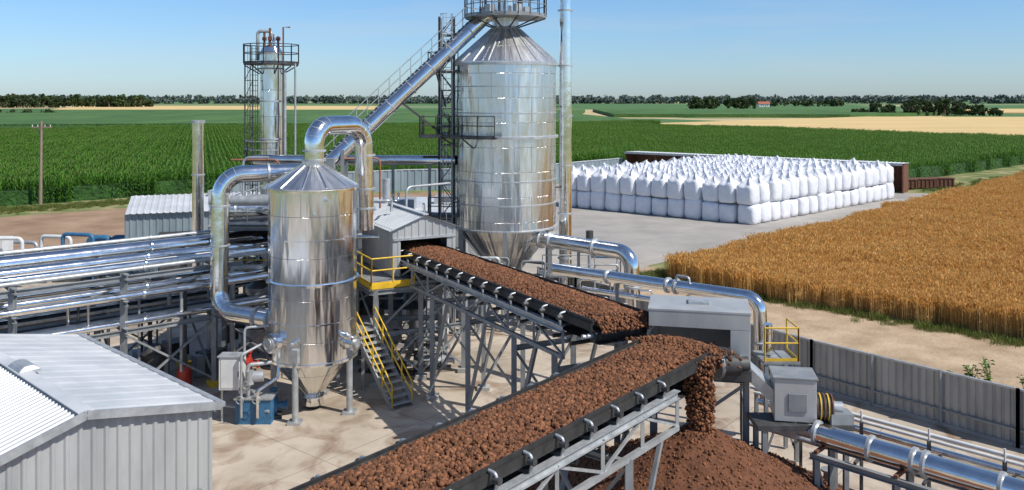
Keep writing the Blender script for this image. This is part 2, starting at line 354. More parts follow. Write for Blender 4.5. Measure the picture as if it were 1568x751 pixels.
corn=[(-115,82),(-57,93.5),(-41,107),(-15,119),(0,127),(18,143),(53,117),(58,124),(76,139),(150,206),(130,221),(31,342),(60,346),(60,420),(-460,420),(-300,200)]
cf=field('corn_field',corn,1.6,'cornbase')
field('corn_field',[(60,347),(40,520),(60,700),(-800,700),(-500,300),(-300,300)],2.3,'cornfar')
def strips(name,V,F,mats,mi=None): return mesh_np(name,np.array(V),np.array(F),mats,np.array(mi) if mi is not None else None)
def cornpatch(seed):
    rs=random.Random(seed);V=[];F=[];mi=[]
    def q(a,b,c,d,k): o=len(V); V.extend([a,b,c,d]); F.append([o,o+1,o+2,o+3]); mi.append(k)
    for row in range(4):
        for j in range(11):
            x=-1.5+.375+row*.75+rs.uniform(-.08,.08); y=-1.5+j*.275+rs.uniform(-.08,.08); H=rs.uniform(2.15,2.75)
            q((x-.02,y,0),(x+.02,y,0),(x+.012,y,H),(x-.012,y,H),0)
            a0=rs.uniform(0,3.14)
            for l in range(9):
                a=a0+(l%2)*3.14+rs.uniform(-.6,.6); z=.5+l*(H-.65)/8+rs.uniform(-.05,.05); ln=rs.uniform(.5,.75)*(1 if l<6 else .75); dx,dy=math.cos(a),math.sin(a); w=.06
                o=len(V); pr=[(0,0,.6),(.35,.26,1),(.7,.26,.85),(1,.02,.1)]
                for t,u,ww in pr:
                    X=x+dx*ln*t;Y=y+dy*ln*t;Zz=z+u*(1.1 if l>4 else .7); V.append((X-dy*w*ww,Y+dx*w*ww,Zz)); V.append((X+dy*w*ww,Y-dx*w*ww,Zz))
                for s_ in range(3): F.append([o+2*s_,o+2*s_+1,o+2*s_+3,o+2*s_+2]); mi.append(0)
            if rs.random()<.6:
                a=rs.uniform(0,6.28); q((x,y,H),(x+.02,y,H),(x+.02+.08*math.cos(a),y+.08*math.sin(a),H+.25),(x+.08*math.cos(a),y+.08*math.sin(a),H+.25),1)
    return strips('corn_row_patch',V,F,['corn','tassel'],mi)
gx,gy=np.meshgrid(np.arange(-340,240,3.),np.arange(-90,345,3.)); P=np.stack([gx.ravel(),gy.ravel(),gx.ravel()*0],1)
ca=R(20); P2=P.copy(); P2[:,0]=P[:,0]*math.cos(ca)-P[:,1]*math.sin(ca)+90; P2[:,1]=P[:,0]*math.sin(ca)+P[:,1]*math.cos(ca)
k=inpoly(P2,corn)&(np.abs(P2[:,0])<P2[:,1]*.72+25); P2=P2[k]; n=len(P2); P2[:,:2]+=np.random.uniform(-.06,.06,(n,2))
hs_=1.0+.07*np.sin(P2[:,0]*.06+np.sin(P2[:,1]*.05)*2)
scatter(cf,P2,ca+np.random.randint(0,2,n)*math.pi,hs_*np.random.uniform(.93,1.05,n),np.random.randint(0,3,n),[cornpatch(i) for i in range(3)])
wheat=[(10.9,56.2),(13.5,52.8),(26,42.4),(75,2),(120,50),(130,180),(75,124)]
inner=[(11.5,56.4),(13.9,53.2),(26.4,42.9),(75,3),(119,50),(129,178),(75,123)]
wf=field('wheat_field',inner,.8,'wheatbase')
def wheatpatch(seed):
    r=np.random.RandomState(seed); V=[];F=[]
    for i in range(300):
        x,y=r.uniform(-.8,.8,2); h=r.uniform(.88,1.2); a=r.uniform(0,6.28); lx,ly=math.cos(a),math.sin(a); ln=r.uniform(.02,.22); b=r.uniform(0,3.14); c,s=math.cos(b),math.sin(b)
        o=len(V); w=.009
        V+=[(x-c*w,y-s*w,.02),(x+c*w,y+s*w,.02),(x+lx*ln*.5+c*w,y+ly*ln*.5+s*w,h),(x+lx*ln*.5-c*w,y+ly*ln*.5-s*w,h)]; F.append([o,o+1,o+2,o+3])
        ex,ey=x+lx*ln*.5,y+ly*ln*.5; w=.028; L_=r.uniform(.13,.2)
        for cc,ss in((c,s),(-s,c)):
            o=len(V); tx,ty=ex+lx*ln*.9,ey+ly*ln*.9
            V+=[(ex,ey,h-.02),((ex+tx)/2+cc*w,(ey+ty)/2+ss*w,h+L_*.45),(tx,ty,h+L_),((ex+tx)/2-cc*w,(ey+ty)/2-ss*w,h+L_*.45)]; F.append([o,o+1,o+2,o+3])
        if i%2==0:
            o=len(V); z=r.uniform(.3,.9); V+=[(x,y,z),(x+lx*.12-ly*.012,y+ly*.12+lx*.012,z+.1),(x+lx*.26,y+ly*.26,z-.02),(x+lx*.12+ly*.012,y+ly*.12-lx*.012,z+.08)]; F.append([o,o+1,o+2,o+3])
    return strips('wheat_patch',V,F,['wheat'])
gx,gy=np.meshgrid(np.arange(8,130,1.1),np.arange(20,190,1.1)); P=np.stack([gx.ravel(),gy.ravel(),gx.ravel()*0],1); P[:,:2]+=np.random.uniform(-.35,.35,(len(P),2))
k=inpoly(P,wheat)&(P[:,0]<P[:,1]*.72+12); P=P[k]
ed=[]
for a,c,m_ in(((11.3,56.6),(13.8,53.0),12),((13.8,53.0),(26.4,42.7),46),((26.4,42.7),(45,27.4),60),((11.3,56.6),(45,90),90)):
    a,c=np.array(a),np.array(c); t=np.random.rand(m_,1); ed.append(a+(c-a)*t+np.random.uniform(-.25,.25,(m_,2)))
ed=np.concatenate(ed); P=np.concatenate([P,np.concatenate([ed,np.zeros((len(ed),1))],1)]); n=len(P)
sc=1.06+.13*np.sin(P[:,0]*.35+np.sin(P[:,1]*.23)*2)*np.sin(P[:,1]*.31)+np.random.uniform(-.11,.11,n)
scatter(wf,P,np.random.uniform(0,6.28,n),sc,np.random.randint(0,3,n),[wheatpatch(i) for i in range(3)])
field('wheat_field',[(33,344),(131,224),(151,209),(420,150),(500,480),(207,500)],1.0,'wheatfar')
field('wheat_field',[(-420,770),(-150,750),(-120,800),(-180,1150),(-600,1200)],1.0,'wheatfar')
field('wheat_field',[(330,640),(560,600),(800,760),(700,900),(430,840)],1.0,'wheatfar')
field('corn_field',[(62,520),(200,505),(320,600),(290,760),(70,740)],2.2,'cornfar')
def grasspatch(seed,h):
    r=np.random.RandomState(seed);V=[];F=[]
    for i in range(90):
        x,y=r.normal(0,.28,2); a=r.uniform(0,6.28); c,s=math.cos(a),math.sin(a); hh=h*r.uniform(.4,1.1); w=.012; ln=r.uniform(.05,.3)*hh*1.5
        o=len(V); V+=[(x-s*w,y+c*w,0),(x+s*w,y-c*w,0),(x+c*ln*.4+s*w,y+s*ln*.4-c*w,hh*.65),(x+c*ln*.4-s*w,y+s*ln*.4+c*w,hh*.65)]; F.append([o,o+1,o+2,o+3])
        o=len(V); V+=[(x+c*ln*.4-s*w,y+s*ln*.4+c*w,hh*.65),(x+c*ln*.4+s*w,y+s*ln*.4-c*w,hh*.65),(x+c*ln+s*.002,y+s*ln-c*.002,hh),(x+c*ln-s*.002,y+s*ln+c*.002,hh)]; F.append([o,o+1,o+2,o+3])
    return strips('grass_tuft',V,F,['grass'])
ge=empty('grass_verge')
def strip_pts(a,b,w,n):
    a,b=np.array(a),np.array(b); d=b-a; nn=np.array([-d[1],d[0]])/np.linalg.norm(d); t=np.random.rand(n,1); o=np.random.normal(0,.5,(n,1))*w; return a+d*t+nn*o
G_=[strip_pts((9.5,58.5),(13.3,52),1.4,110),strip_pts((13.3,52),(25.5,41.3),.9,150),strip_pts((25.5,41.3),(45,25),.9,100),strip_pts((11,57),(40,86),1.0,140),
    strip_pts((12.8,35.9),(18,30.0),.35,50),strip_pts((18,30.0),(30,19),.4,90),strip_pts((4.5,50),(12.5,36.5),.4,50),strip_pts((19,34),(24,31),.9,60),
    strip_pts((-100,78),(-56,88),3.5,900),strip_pts((-56,88),(-40,102),3,500),strip_pts((-40,102),(-12,116),2.4,400),strip_pts((-70,66),(-45,70),3,250),strip_pts((54,108),(75,128),2,200)]
P=np.concatenate(G_); P=np.concatenate([P,np.zeros((len(P),1))],1); n=len(P)
scatter(ge,P,np.random.uniform(0,6.28,n),np.random.uniform(.3,.9,n),np.random.randint(0,3,n),[grasspatch(i,.32+.1*i) for i in range(3)])
def weed(name,x,y,h,n=60):
    b=B(name)
    for s_ in range(5):
        a=random.uniform(0,6.28); tx,ty=x+.25*h*math.cos(a),y+.25*h*math.sin(a); b.tube([(x,y,0),((x+tx)/2,(y+ty)/2,h*.6),(tx,ty,h*random.uniform(.8,1.1))],.012,'grass',5)
        for i in range(n//5):
            t=random.uniform(.2,1); px,py,pz=x+(tx-x)*t,y+(ty-y)*t,h*t; a=random.uniform(0,6.28); l=random.uniform(.12,.26); dx,dy=math.cos(a)*l,math.sin(a)*l
            b.quad((px,py,pz),(px+dx*.5-dy*.2,py+dy*.5+dx*.2,pz+.06),(px+dx,py+dy,pz+.01),(px+dx*.5+dy*.2,py+dy*.5-dx*.2,pz+.04),'corn')
    return b.done()
for x,y,h in((19.4,34.6,1.3),(20.2,33.6,1.0),(19.0,35.2,.9),(20.8,34.2,.8),(18.2,35.4,.6),(16.2,37.6,.6),(13.6,36.2,.7)): weed('weed_plant',x,y,h,110)
# ------------------------------------------------------------------ trees
def treemass(name,trees,cards,cs,mat):
    e=empty(name); b=B('trunks',e); allq=[]
    for x,y,h,w in trees:
        b.cyl((x,y,0),(x,y,h*.55),.03*h,'wood',r1=.012*h,seg=6)
        for k in range(4):
            a=random.uniform(0,6.28); b.cyl((x,y,h*(.25+.06*k)),(x+math.cos(a)*w*.35,y+math.sin(a)*w*.35,h*(.5+.08*k)),.012*h,'wood',r1=.004*h,seg=5)
        nb=8; cen=np.array([[x+random.uniform(-.34,.34)*w,y+random.uniform(-.34,.34)*w,h*random.uniform(.22,.82)] for _ in range(nb)]); rad=np.array([w*random.uniform(.14,.27)*(1.15-.5*(c[2]/h)) for c in cen])
        idx=np.random.randint(0,nb,cards); d=np.random.normal(size=(cards,3)); d/=np.linalg.norm(d,axis=1)[:,None]
        p=cen[idx]+d*rad[idx][:,None]*np.random.uniform(.55,1.1,(cards,1)); 
        u=np.random.normal(size=(cards,3)); u/=np.linalg.norm(u,axis=1)[:,None]; v=np.cross(u,np.random.normal(size=(cards,3))); v/=np.linalg.norm(v,axis=1)[:,None]
        s_=cs*np.random.uniform(.5,1.2,(cards,1)); allq.append(np.stack([p-u*s_-v*s_*.3,p+u*s_*.2-v*s_,p+u*s_+v*s_*.3,p-u*s_*.2+v*s_],1))
    q=np.concatenate(allq); b.done(); mesh_np('crowns',q.reshape(-1,3),np.arange(len(q)*4).reshape(-1,4),[mat],parent=e); return e
tr=[]
for i in range(34): t=i/33; tr.append((240+72*t+random.uniform(-3,3),575-10*t+random.uniform(-14,14),(6+6.5*math.sin(3.1*t))*random.uniform(.75,1.2),random.uniform(6,10)))
treemass('tree_grove',tr,460,.55,'tree')
treemass('tree_grove',[(188+78*random.random()**1,900+random.uniform(-15,15),random.uniform(8,15),random.uniform(8,13)) for i in range(34)],260,.9,'tree')
treemass('tree_grove',[(-650+205*random.random(),1030+random.uniform(-20,20),random.uniform(11,18),random.uniform(11,18)) for i in range(85)],240,1.3,'tree')
treemass('tree_grove',[(-330+30*random.random()-30*(i%2),560+random.uniform(-5,5),random.uniform(3,5.5),random.uniform(4,7)) for i in range(10)],150,.6,'tree')
treemass('tree_line',[(-1300+2900*(i/420)+random.uniform(-6,6),1750+random.uniform(-60,60),random.uniform(11,16)*(.85+.2*math.sin(i*.11)),random.uniform(18,28)) for i in range(421)],80,2.6,'treehaze')
treemass('tree_line',[(-1900+4400*(i/300)+random.uniform(-6,6),2600+random.uniform(-60,60),random.uniform(15,21),random.uniform(26,40)) for i in range(301)],70,3.8,'treehaze')
treemass('tree_grove',[(300+160*random.random(),1180+random.uniform(-20,20),random.uniform(7,12),random.uniform(8,14)) for i in range(24)],110,1.3,'tree')
def farm(x,y):
    b=B('farmhouse'); b.box((x,y,2),(14,8,4),'white')
    b.add([(x-7.5,y-4.6,4),(x+7.5,y-4.6,4),(x+7.5,y+4.6,4),(x-7.5,y+4.6,4),(x-7.5,y,7),(x+7.5,y,7)],[(0,1,5,4),(2,3,4,5),(0,4,3),(1,2,5)],'brick')
    for k in(-4,-1.5,4): b.box((x+k,y-4.02,2.2),(1.2,.06,1.4),'black')
    b.box((x+1.4,y-4.02,1.2),(1.2,.06,2.4),'wood'); b.done()
farm(330,1120)
# ------------------------------------------------------------------ fences, walls, shed for bags
fl=[(34,13.5),(24,22.6),(17.4,29.3),(12.4,35.2),(3.6,47.4),(1.6,50.4)]
b=B('corrugated_fence')
for a,c in zip(fl[:-1],fl[1:]):
    a_,c_=Vector(a),Vector(c); U=(c_-a_); b.corr((a[0],a[1],.05),(U.x,U.y,0),(0,0,1.9),'fence',.28,.05)
    n=int(U.length/3)+1
    for i in range(n+1):
        q=a_.lerp(c_,i/n); b.beam((q.x-.08,q.y-.08,0),(q.x-.08,q.y-.08,2.05),.09,.09,'grey')
    nn=Vector((-U.y,U.x)).normalized()*-.06
    b.beam((a[0],a[1],1.98),(c[0],c[1],1.98),.12,.07,'galv'); b.beam((a[0]+nn.x*-1.3,a[1]+nn.y*-1.3,.6),(c[0]+nn.x*-1.3,c[1]+nn.y*-1.3,.6),.05,.07,'grey')
    b.box(((a[0]+c[0])/2,(a[1]+c[1])/2,.06),(U.length,.2,.14),'wallc',math.atan2(U.y,U.x))
b.done()
b=B('yard_wall')
for a,c in [((-34,99),(-14,110)),((-14,110),(0,113.5)),((0,113.5),(17,131.5))]:
    U=Vector(c)-Vector(a); b.corr((a[0],a[1],0),(U.x,U.y,0),(0,0,2.7),'sheetblue',.9,.08)
    b.beam((a[0],a[1],2.72),(c[0],c[1],2.72),.2,.1,'roof')
b.done()
b=B('open_storage_shed'); A_=Vector((17.5,131,0)); C_=Vector((49,107,0)); U=C_-A_; d=U.normalized(); nb=Vector((-d.y,d.x,0))
if nb.y<0: nb=-nb
b.corr(A_+nb*3,U,(0,0,3.6),'rust',.5,.06); b.corr(A_+Vector((0,0,3.75))-nb*.5,U,nb*4+Vector((0,0,-.15)),'roof',.5,.06)
b.beam(A_+Vector((0,0,3.62))-nb*.5,C_+Vector((0,0,3.62))-nb*.5,.12,.3,'galv')
for i in range(9):
    q=A_.lerp(C_,i/8); b.hb(q,q+Vector((0,0,3.6)),.2,'rust')
for q in(A_,C_): b.quad(q,q+nb*3,q+nb*3+Vector((0,0,3.5)),q+Vector((0,0,3.6)),'rust')
b.done()
b=B('rusty_skip_container')
for i in range(3):
    x,y=51.5+i*2.9,112+i*.9; b.box((x,y,.75),(2.6,1.6,1.1),'rust'); b.box((x,y,1.32),(2.75,1.75,.08),'rust')
    for k in range(5): b.box((x-1.1+k*.55,y-.84,.75),(.08,.1,1.1),'rust')
b.done()
# ------------------------------------------------------------------ bulk bags
def bagmesh(seed,top):
    r=random.Random(seed); seg=24; lv=[(0,.86),(.06,.95),(.4,1.0),(.9,1.01),(1.4,.99),(1.66,.96),(1.76,.90)]
    lv+= [(1.9,.68),(2.08,.44),(2.28,.22),(2.44,.09),(2.56,.12)] if top else [(1.88,.6),(1.93,.2)]
    V=[];F=[]
    ph=[r.uniform(0,6.28) for _ in range(6)]
    tx,ty=r.uniform(-.14,.14),r.uniform(-.14,.14)
    for i,(z,rr) in enumerate(lv):
        e=6.5 if z<1.8 else 4
        for k_ in range(seg):
            a=2*math.pi*(k_+.5)/seg; c,s=math.cos(a),math.sin(a); q=(abs(c)**e+abs(s)**e)**(-1/e)
            R_=.87*rr*q*(1+.02*math.sin(3*a+ph[0]+z*2)+.018*math.sin(7*a+ph[1]-z*3)+.015*math.sin(z*6+ph[2]))
            zz=z+(.08*math.cos(4*a+.1) *-1 if 1.6<z<2.2 and top else 0)+(.03*math.sin(2*a+ph[3]) if z>1 else 0)
            V.append((R_*c+(tx*max(0,z-1.7)*2),R_*s+ty*max(0,z-1.7)*2,zz))
    for i in range(len(lv)-1):
        for k_ in range(seg): k2=(k_+1)%seg; F.append((i*seg+k_,i*seg+k2,(i+1)*seg+k2,(i+1)*seg+k_))
    F.append(tuple(range((len(lv)-1)*seg,len(lv)*seg)))
    b=B('bag'); b.add(V,F,'bag',True)
    if top:
        for sx in(-1,1):
            for sy in(-1,1): b.tube([(sx*.72,sy*.72,1.62),(sx*.46,sy*.46,2.12),(tx*1.3,ty*1.3,2.5)],.04,'bag',5)
    me=b.done(); m=me.data; bpy.data.objects.remove(me); return m
tops=[bagmesh(i,True) for i in range(6)]; lows=[bagmesh(20+i,False) for i in range(5)]
bs=empty('bulk_bag_stack'); F0=Vector((22.6,81.4)); u=Vector((-17.7,14.1)).normalized(); w=Vector((22.3,20.8)).normalized(); rz=math.atan2(w.y,w.x)
for i in range(12):
    for j in range(17):
        for l in range(2):
            q=F0+u*(i*1.86+random.uniform(-.08,.08))+w*(j*1.86+random.uniform(-.08,.08)); me=random.choice(tops if l else lows)
            o=bpy.data.objects.new('bag',me); COL.objects.link(o); o.parent=bs; o.location=(q.x,q.y,.05+l*1.86); o.rotation_euler=(random.uniform(-.04,.04),random.uniform(-.04,.04),rz+random.choice((0,1.5708,3.14159,-1.5708))+random.uniform(-.1,.1)); s_=random.uniform(.96,1.03); o.scale=(s_,s_,s_*random.uniform(.94,1.06))
# ------------------------------------------------------------------ front tank
T=(-7.7,33.0); r=1.667
e=empty('stainless_steel_tank')
b=B('vessel',e)
b.lathe(T,[(.28,.35),(.34,.6),(1.62,2.05),(r,2.12),(r,8.55)],'tank',72); b.lathe(T,[(r+.05,8.55),(r+.07,8.62),(.42,9.4),(.42,9.6)],'siloroof',48)
for z,ww in((2.12,.05),(3.6,.015),(5.05,.09),(6.7,.015),(8.52,.08)): b.ring(T,r,z,ww,.09 if ww>.03 else .04,'pipe',72)
for i in range(12):
    a=i*math.pi/6; c,s=math.cos(a),math.sin(a); b.beam((T[0]+1.7*c,T[1]+1.7*s,8.66),(T[0]+.45*c,T[1]+.45*s,9.42),.04,.04,'pipe')
b.cyl((T[0],T[1],.2),(T[0],T[1],.5),.42,'pipe',seg=20); b.cyl((T[0],T[1],.12),(T[0],T[1],.35),.3,'dark',seg=20)
b.done()
b=B('legs',e)
for a in(-100,-20,170,90):
    c,s=math.cos(R(a)),math.sin(R(a)); x,y=T[0]+1.62*c,T[1]+1.62*s; b.cyl((x,y,.05),(x,y,2.7),.12,'galv',seg=14); b.box((x,y,.06),(.5,.5,.1),'galv'); b.box((x,y,2.5),(.32,.32,.5),'galv',R(a))
b.done()
b=B('nozzles',e)
def radial(b,T,r,ang,z,rad,ln,mat='pipe'):
    c,s=math.cos(R(ang)),math.sin(R(ang)); p0=V3((T[0]+(r-.1)*c,T[1]+(r-.1)*s,z)); p1=V3((T[0]+(r+ln)*c,T[1]+(r+ln)*s,z)); b.cyl(p0,p1,rad,mat,seg=18); b.flange(p1,(c,s,0),rad*1.35,mat,.05); b.cyl(p1,p1+V3((c,s,0))*.12,rad*.7,'galv',seg=8)
radial(b,T,r,-128,2.95,.27,.3); radial(b,T,r,-25,2.75,.24,.3); radial(b,T,r,-35,3.1,.1,.25); radial(b,T,r,-100,3.0,.07,.2); radial(b,T,r,-60,8.2,.06,.12); radial(b,T,r,-75,7.7,.05,.12)
b.done()
e=empty('exhaust_duct'); b=B('u_bend',e)
path=[(-7.65,33,9.45),(-7.65,33,10.9),(-6.2,35.6,10.9),(-6.15,35.7,6.5)]
b.tube(path,.38,'pipe',24,bend=.95,n=9)
for z in(9.6,9.95): b.flange((-7.65,33,z),(0,0,1),.46,'galv',.04)
for z in(9.6,8.2,7.4): b.flange((-6.15,35.7,z),(0,0,1),.44,'galv',.035)
fp=fillet(path,.95,9)
for i in (3,5,7,9,13,15,17,19):
    if i<len(fp)-1: b.flange(fp[i],fp[i+1]-fp[i-1],.387,'galv',.008,24)
b.done()
e=empty('side_duct'); b=B('duct',e); path=[(-8.6,36.4,8.85),(-11.9,34.9,8.85),(-11.9,34.6,3.35),(-9.2,33.2,3.35)]
b.tube(path,.36,'pipe',24,bend=.9,n=9)
fp=fillet(path,.9,9)
for i in (3,5,7,9,13,15,17,19):
    if i<len(fp)-1: b.flange(fp[i],fp[i+1]-fp[i-1],.367,'galv',.008,24)
for z in(7.6,6.0,4.7): b.flange((-11.9,34.75,z),(0,0,1),.41,'galv',.03)
b.flange((-9.35,33.28,3.35),(2.7,-1.4,0),.46,'galv',.05); b.flange((-10.0,33.61,3.35),(2.7,-1.4,0),.44,'galv',.05); b.flange((-10.2,35.67,8.85),(3.3,1.5,0),.43,'galv',.04)
b.done()
e=empty('control_cabinet'); b=B('cabinet',e); b.box((-10.35,31.6,1.85),(.85,.5,1.2),'white'); b.box((-10.35,31.34,1.85),(.7,.02,1.05),'white'); b.box((-10.05,31.32,1.85),(.04,.04,.2),'dark'); b.box((-10.35,31.6,2.48),(.95,.6,.05),'galv'); b.box((-9.9,31.5,1.3),(.3,.3,.35),'white')
for dx in(-.38,.38): b.box((-10.35+dx,31.6,.62),(.08,.08,1.25),'galv')
b.done(.012)
def pump(name,x,y,z,rz,mat='blue',s=1):
    b=B(name); c,sn=math.cos(rz),math.sin(rz); f=lambda u,v,h:(x+(u*c-v*sn)*s,y+(u*sn+v*c)*s,z+h*s)
    b.box(f(0,0,.08),(1.7*s,.6*s,.16*s),'dark',rz); b.cyl(f(-.7,0,.5),f(.05,0,.5),.26*s,mat,seg=16)
    for i in range(6): b.cyl(f(-.65+i*.11,0,.5),f(-.62+i*.11,0,.5),.29*s,mat,seg=14)
    b.cyl(f(.05,0,.5),f(.4,0,.5),.08*s,'galv'); b.cyl(f(.4,0,.5),f(.66,0,.5),.34*s,mat,seg=18); b.tube([f(.66,0,.5),f(1.05,0,.5)],.14*s,mat); b.flange(f(1.05,0,.5),(c,sn,0),.2*s,mat,.03)
    b.tube([f(.53,.1,.75),f(.53,.1,1.15)],.12*s,mat); b.flange(f(.53,.1,1.15),(0,0,1),.18*s,mat,.03)
    for u in(-.45,.5): b.box(f(u,0,.25),(.2*s,.4*s,.2*s),mat,rz)
    return b.done()
pump('centrifugal_pump',-9.4,31.9,.0,.3,'blue',.9)
b=B('skid_pipework')
for pts,rr,m in([[(-10.2,32,1.0),(-9.7,31.4,1.0),(-9.7,31.3,2.2),(-8.9,31.6,2.2)],.07,'galv'],[[(-9.9,31.2,.3),(-9.9,31.2,2.6),(-9.2,31.7,2.9)],.05,'galv'],[[(-9.3,31.2,.3),(-9.3,31.2,1.3),(-8.7,31.7,1.6),(-8.7,31.9,2.2)],.06,'pipe'],[[(-10.0,31.9,2.3),(-10.0,31.9,3.4),(-9.2,32.2,3.4)],.05,'galv'],[[(-10.8,31.9,.5),(-8.9,31.3,.5)],.06,'galv']): b.tube(pts,rr,m,10,bend=.15)
b.cyl((-9.7,31.35,1.75),(-9.15,31.45,1.75),.2,'galv',seg=18); b.cyl((-9.62,31.3,1.5),(-9.62,31.3,2.0),.16,'galv'); b.box((-9.5,31.8,.45),(1.3,1.0,.9),'blue'); b.box((-9.5,31.8,.95),(1.4,1.1,.06),'galv')
for q in((-9.7,31.28,1.5),(-9.9,31.15,1.0),(-9.3,31.15,1.0)): b.tube([(q[0]+.14*math.cos(t),q[1]-.12,q[2]+.14*math.sin(t)) for t in np.linspace(0,6.28,13)],.015,'galv',5); b.cyl(q,(q[0],q[1]-.12,q[2]),.02,'galv',seg=6)
b.done()
# ------------------------------------------------------------------ silo
C=(-.36,47.); r=2.77; e=empty('storage_silo')
b=B('shell',e)
b.lathe(C,[(.62,2.35),(r-.05,4.95),(r,5.02),(r,13.85)],'silo',80); b.lathe(C,[(r+.1,13.85),(r+.1,13.93),(.78,15.75),(.72,15.9),(.72,16.25)],'siloroof',60)
b.lathe(C,[(.66,16.25),(.66,17.6),(.8,17.65),(.8,17.75),(0,18.3)],'tank',30)
for z,ww in((5.02,.1),(6.35,.03),(7.6,.03),(9.9,.14),(11.2,.03),(12.6,.03),(13.8,.12)): b.ring(C,r,z,ww,.12 if ww>.1 else .06,'galv',80)
for i in range(20):
    a=i*math.pi/10; c,s=math.cos(a),math.sin(a); b.beam((C[0]+2.86*c,C[1]+2.86*s,13.95),(C[0]+.8*c,C[1]+.8*s,15.79),.06,.06,'galv')
for i in range(12):
    a=i*math.pi/6+.2; c,s=math.cos(a),math.sin(a); b.beam((C[0]+2.75*c,C[1]+2.75*s,4.9),(C[0]+.7*c,C[1]+.7*s,2.4),.05,.05,'galv')
b.cyl((C[0],C[1],1.5),(C[0],C[1],2.45),.62,'galv',seg=24); b.flange((C[0],C[1],2.35),(0,0,1),.8,'galv',.06)
b.done()
b=B('support_frame',e)
for i in range(6):
    a=R(60*i+30); c,s=math.cos(a),math.sin(a); p=(C[0]+2.75*c,C[1]+2.75*s); b.hb((p[0],p[1],.05),(p[0],p[1],5.0),.26,'grey'); a2=R(60*i+90); q=(C[0]+2.75*math.cos(a2),C[1]+2.75*math.sin(a2))
    b.hb((p[0],p[1],2.6),(q[0],q[1],2.6),.16); b.beam((p[0],p[1],.2),(q[0],q[1],2.5),.08,.08)
b.done()
b=B('top_platform',e)
def ringplat(b,C,r0,r1,z,mat='dark',railm='galv',seg=20,a0=0,a1=360,h=1.1):
    n=seg; P=[(math.cos(R(a0+(a1-a0)*i/n)),math.sin(R(a0+(a1-a0)*i/n))) for i in range(n+1)]
    for i in range(n):
        a,c=P[i],P[i+1]; o=[(C[0]+r0*a[0],C[1]+r0*a[1]),(C[0]+r1*a[0],C[1]+r1*a[1]),(C[0]+r1*c[0],C[1]+r1*c[1]),(C[0]+r0*c[0],C[1]+r0*c[1])]
        b.add([(x,y,z) for x,y in o]+[(x,y,z-.08) for x,y in o],[(0,1,2,3),(7,6,5,4),(1,5,6,2),(0,3,7,4)],mat)
    b.rail([(C[0]+r1*a[0],C[1]+r1*a[1],z) for a in P],railm,h,.028,2)
    for i in range(0,n,2): a=P[i]; b.beam((C[0]+r1*a[0]*.98,C[1]+r1*a[1]*.98,z-.1),(C[0]+r0*a[0],C[1]+r0*a[1],z-.6),.06,.06,'dark')
ringplat(b,C,.7,2.25,16.45,'grey','grey')
for k in range(5): 
    a=R(70*k+20); b.box((C[0]+1.3*math.cos(a),C[1]+1.3*math.sin(a),16.75),(.4,.35,.6),'galv',a); b.cyl((C[0]+1.1*math.cos(a+.4),C[1]+1.1*math.sin(a+.4),16.5),(C[0]+1.1*math.cos(a+.4),C[1]+1.1*math.sin(a+.4),18),.07,'dark',seg=8)
ringplat(b,C,r+.05,r+1.0,9.95,'dark','dark',8,150,262)
b.done()
b=B('access_tower',e)
for x in(-3.95,-3.2):
    for y in(46.3,47.2): b.hb((x,y,.05),(x,y,16.4),.12,'dark')
for i in range(16):
    z=.4+i*1.0
    for y in(46.3,47.2): b.beam((-3.95,y,z),(-3.2,y,z),.06,.06,'dark'); b.beam((-3.95 if i%2 else -3.2,y,z),(-3.2 if i%2 else -3.95,y,z+1),.045,.045,'dark')
    b.beam((-3.95,46.3,z),(-3.95,47.2,z+.9),.045,.045,'dark')
b.ladder((-3.5,46.15,.2),(-3.5,46.15,16.5),.45,'galv',(1,0,0),(0,-1,0))
for z in(5.6,13.4): b.box((-3.7,46.6,z),(1.7,1.6,.06),'dark'); b.rail([(-4.5,47.3,z),(-4.5,45.8,z),(-2.9,45.8,z)],'dark',1.05)
b.box((-4.0,46.4,9.9),(1.9,2.2,.08),'dark'); b.rail([(-4.9,47.4,9.95),(-4.9,45.3,9.95),(-3.2,45.3,9.95)],'dark',1.05,sp=.7)
b.beam((-4.4,46.3,13.4),(-6.0,46.0,12.4),.06,.06,'dark')
b.done()
e=empty('inclined_feed_conveyor'); b=B('casing',e); p0=V3((-9.4,43.4,8.55)); p1=V3((-1.3,46.6,16.55)); b.tube([p0,p1],.37,'pipe',22); dd=(p1-p0).normalized()
for i in range(1,8): b.flange(p0.lerp(p1,i/8),dd,.42,'galv',.03)
b.done(); b=B('walkway',e)
o1=V3((-.30,.25,.30)); 
b.beam(p0+o1,p1+o1,.5,.05,'dark')
for hh in(.5,1.0): b.cyl(p0+o1+V3((0,0,hh)),p1.lerp(p0,.06)+o1+V3((0,0,hh)),.025,'galv',seg=6)
for i in range(15): q=p0.lerp(p1,i/15)+o1; b.cyl(q,q+V3((0,0,1.0)),.022,'galv',seg=6)
for i in range(40): q=p0.lerp(p1,i/40)+o1; b.box(q+V3((0,0,.05)),(.1,.5,.03),'galv',.35)
q=p0.lerp(p1,.42); b.beam(q,(-3.6,46.3,9.9),.1,.1,'dark'); q=p0.lerp(p1,.65); b.beam(q,(-3.6,46.3,11.5),.08,.08,'dark')
for t in(.1,): q=p0.lerp(p1,t); b.hb((q.x,q.y-.5,.05),(q.x,q.y-.5,q.z),.18); b.hb((q.x,q.y+.5,.05),(q.x,q.y+.5,q.z),.18)
b.box((-9.5,43.3,8.3),(1.1,1.1,1.3),'grey')
b.done()
b=B('vent_stack'); b.cyl((3.0,48,.05),(3.0,48,18.6),.36,'pipe',seg=24)
for z in(3,5.5,8.2,11,13.8,16.9): b.flange((3.0,48,z),(0,0,1),.43,'galv',.04)
for z in(7,11.5): b.beam((3,48,z),(1.8,47.2,z),.08,.08,'dark')
b.done()
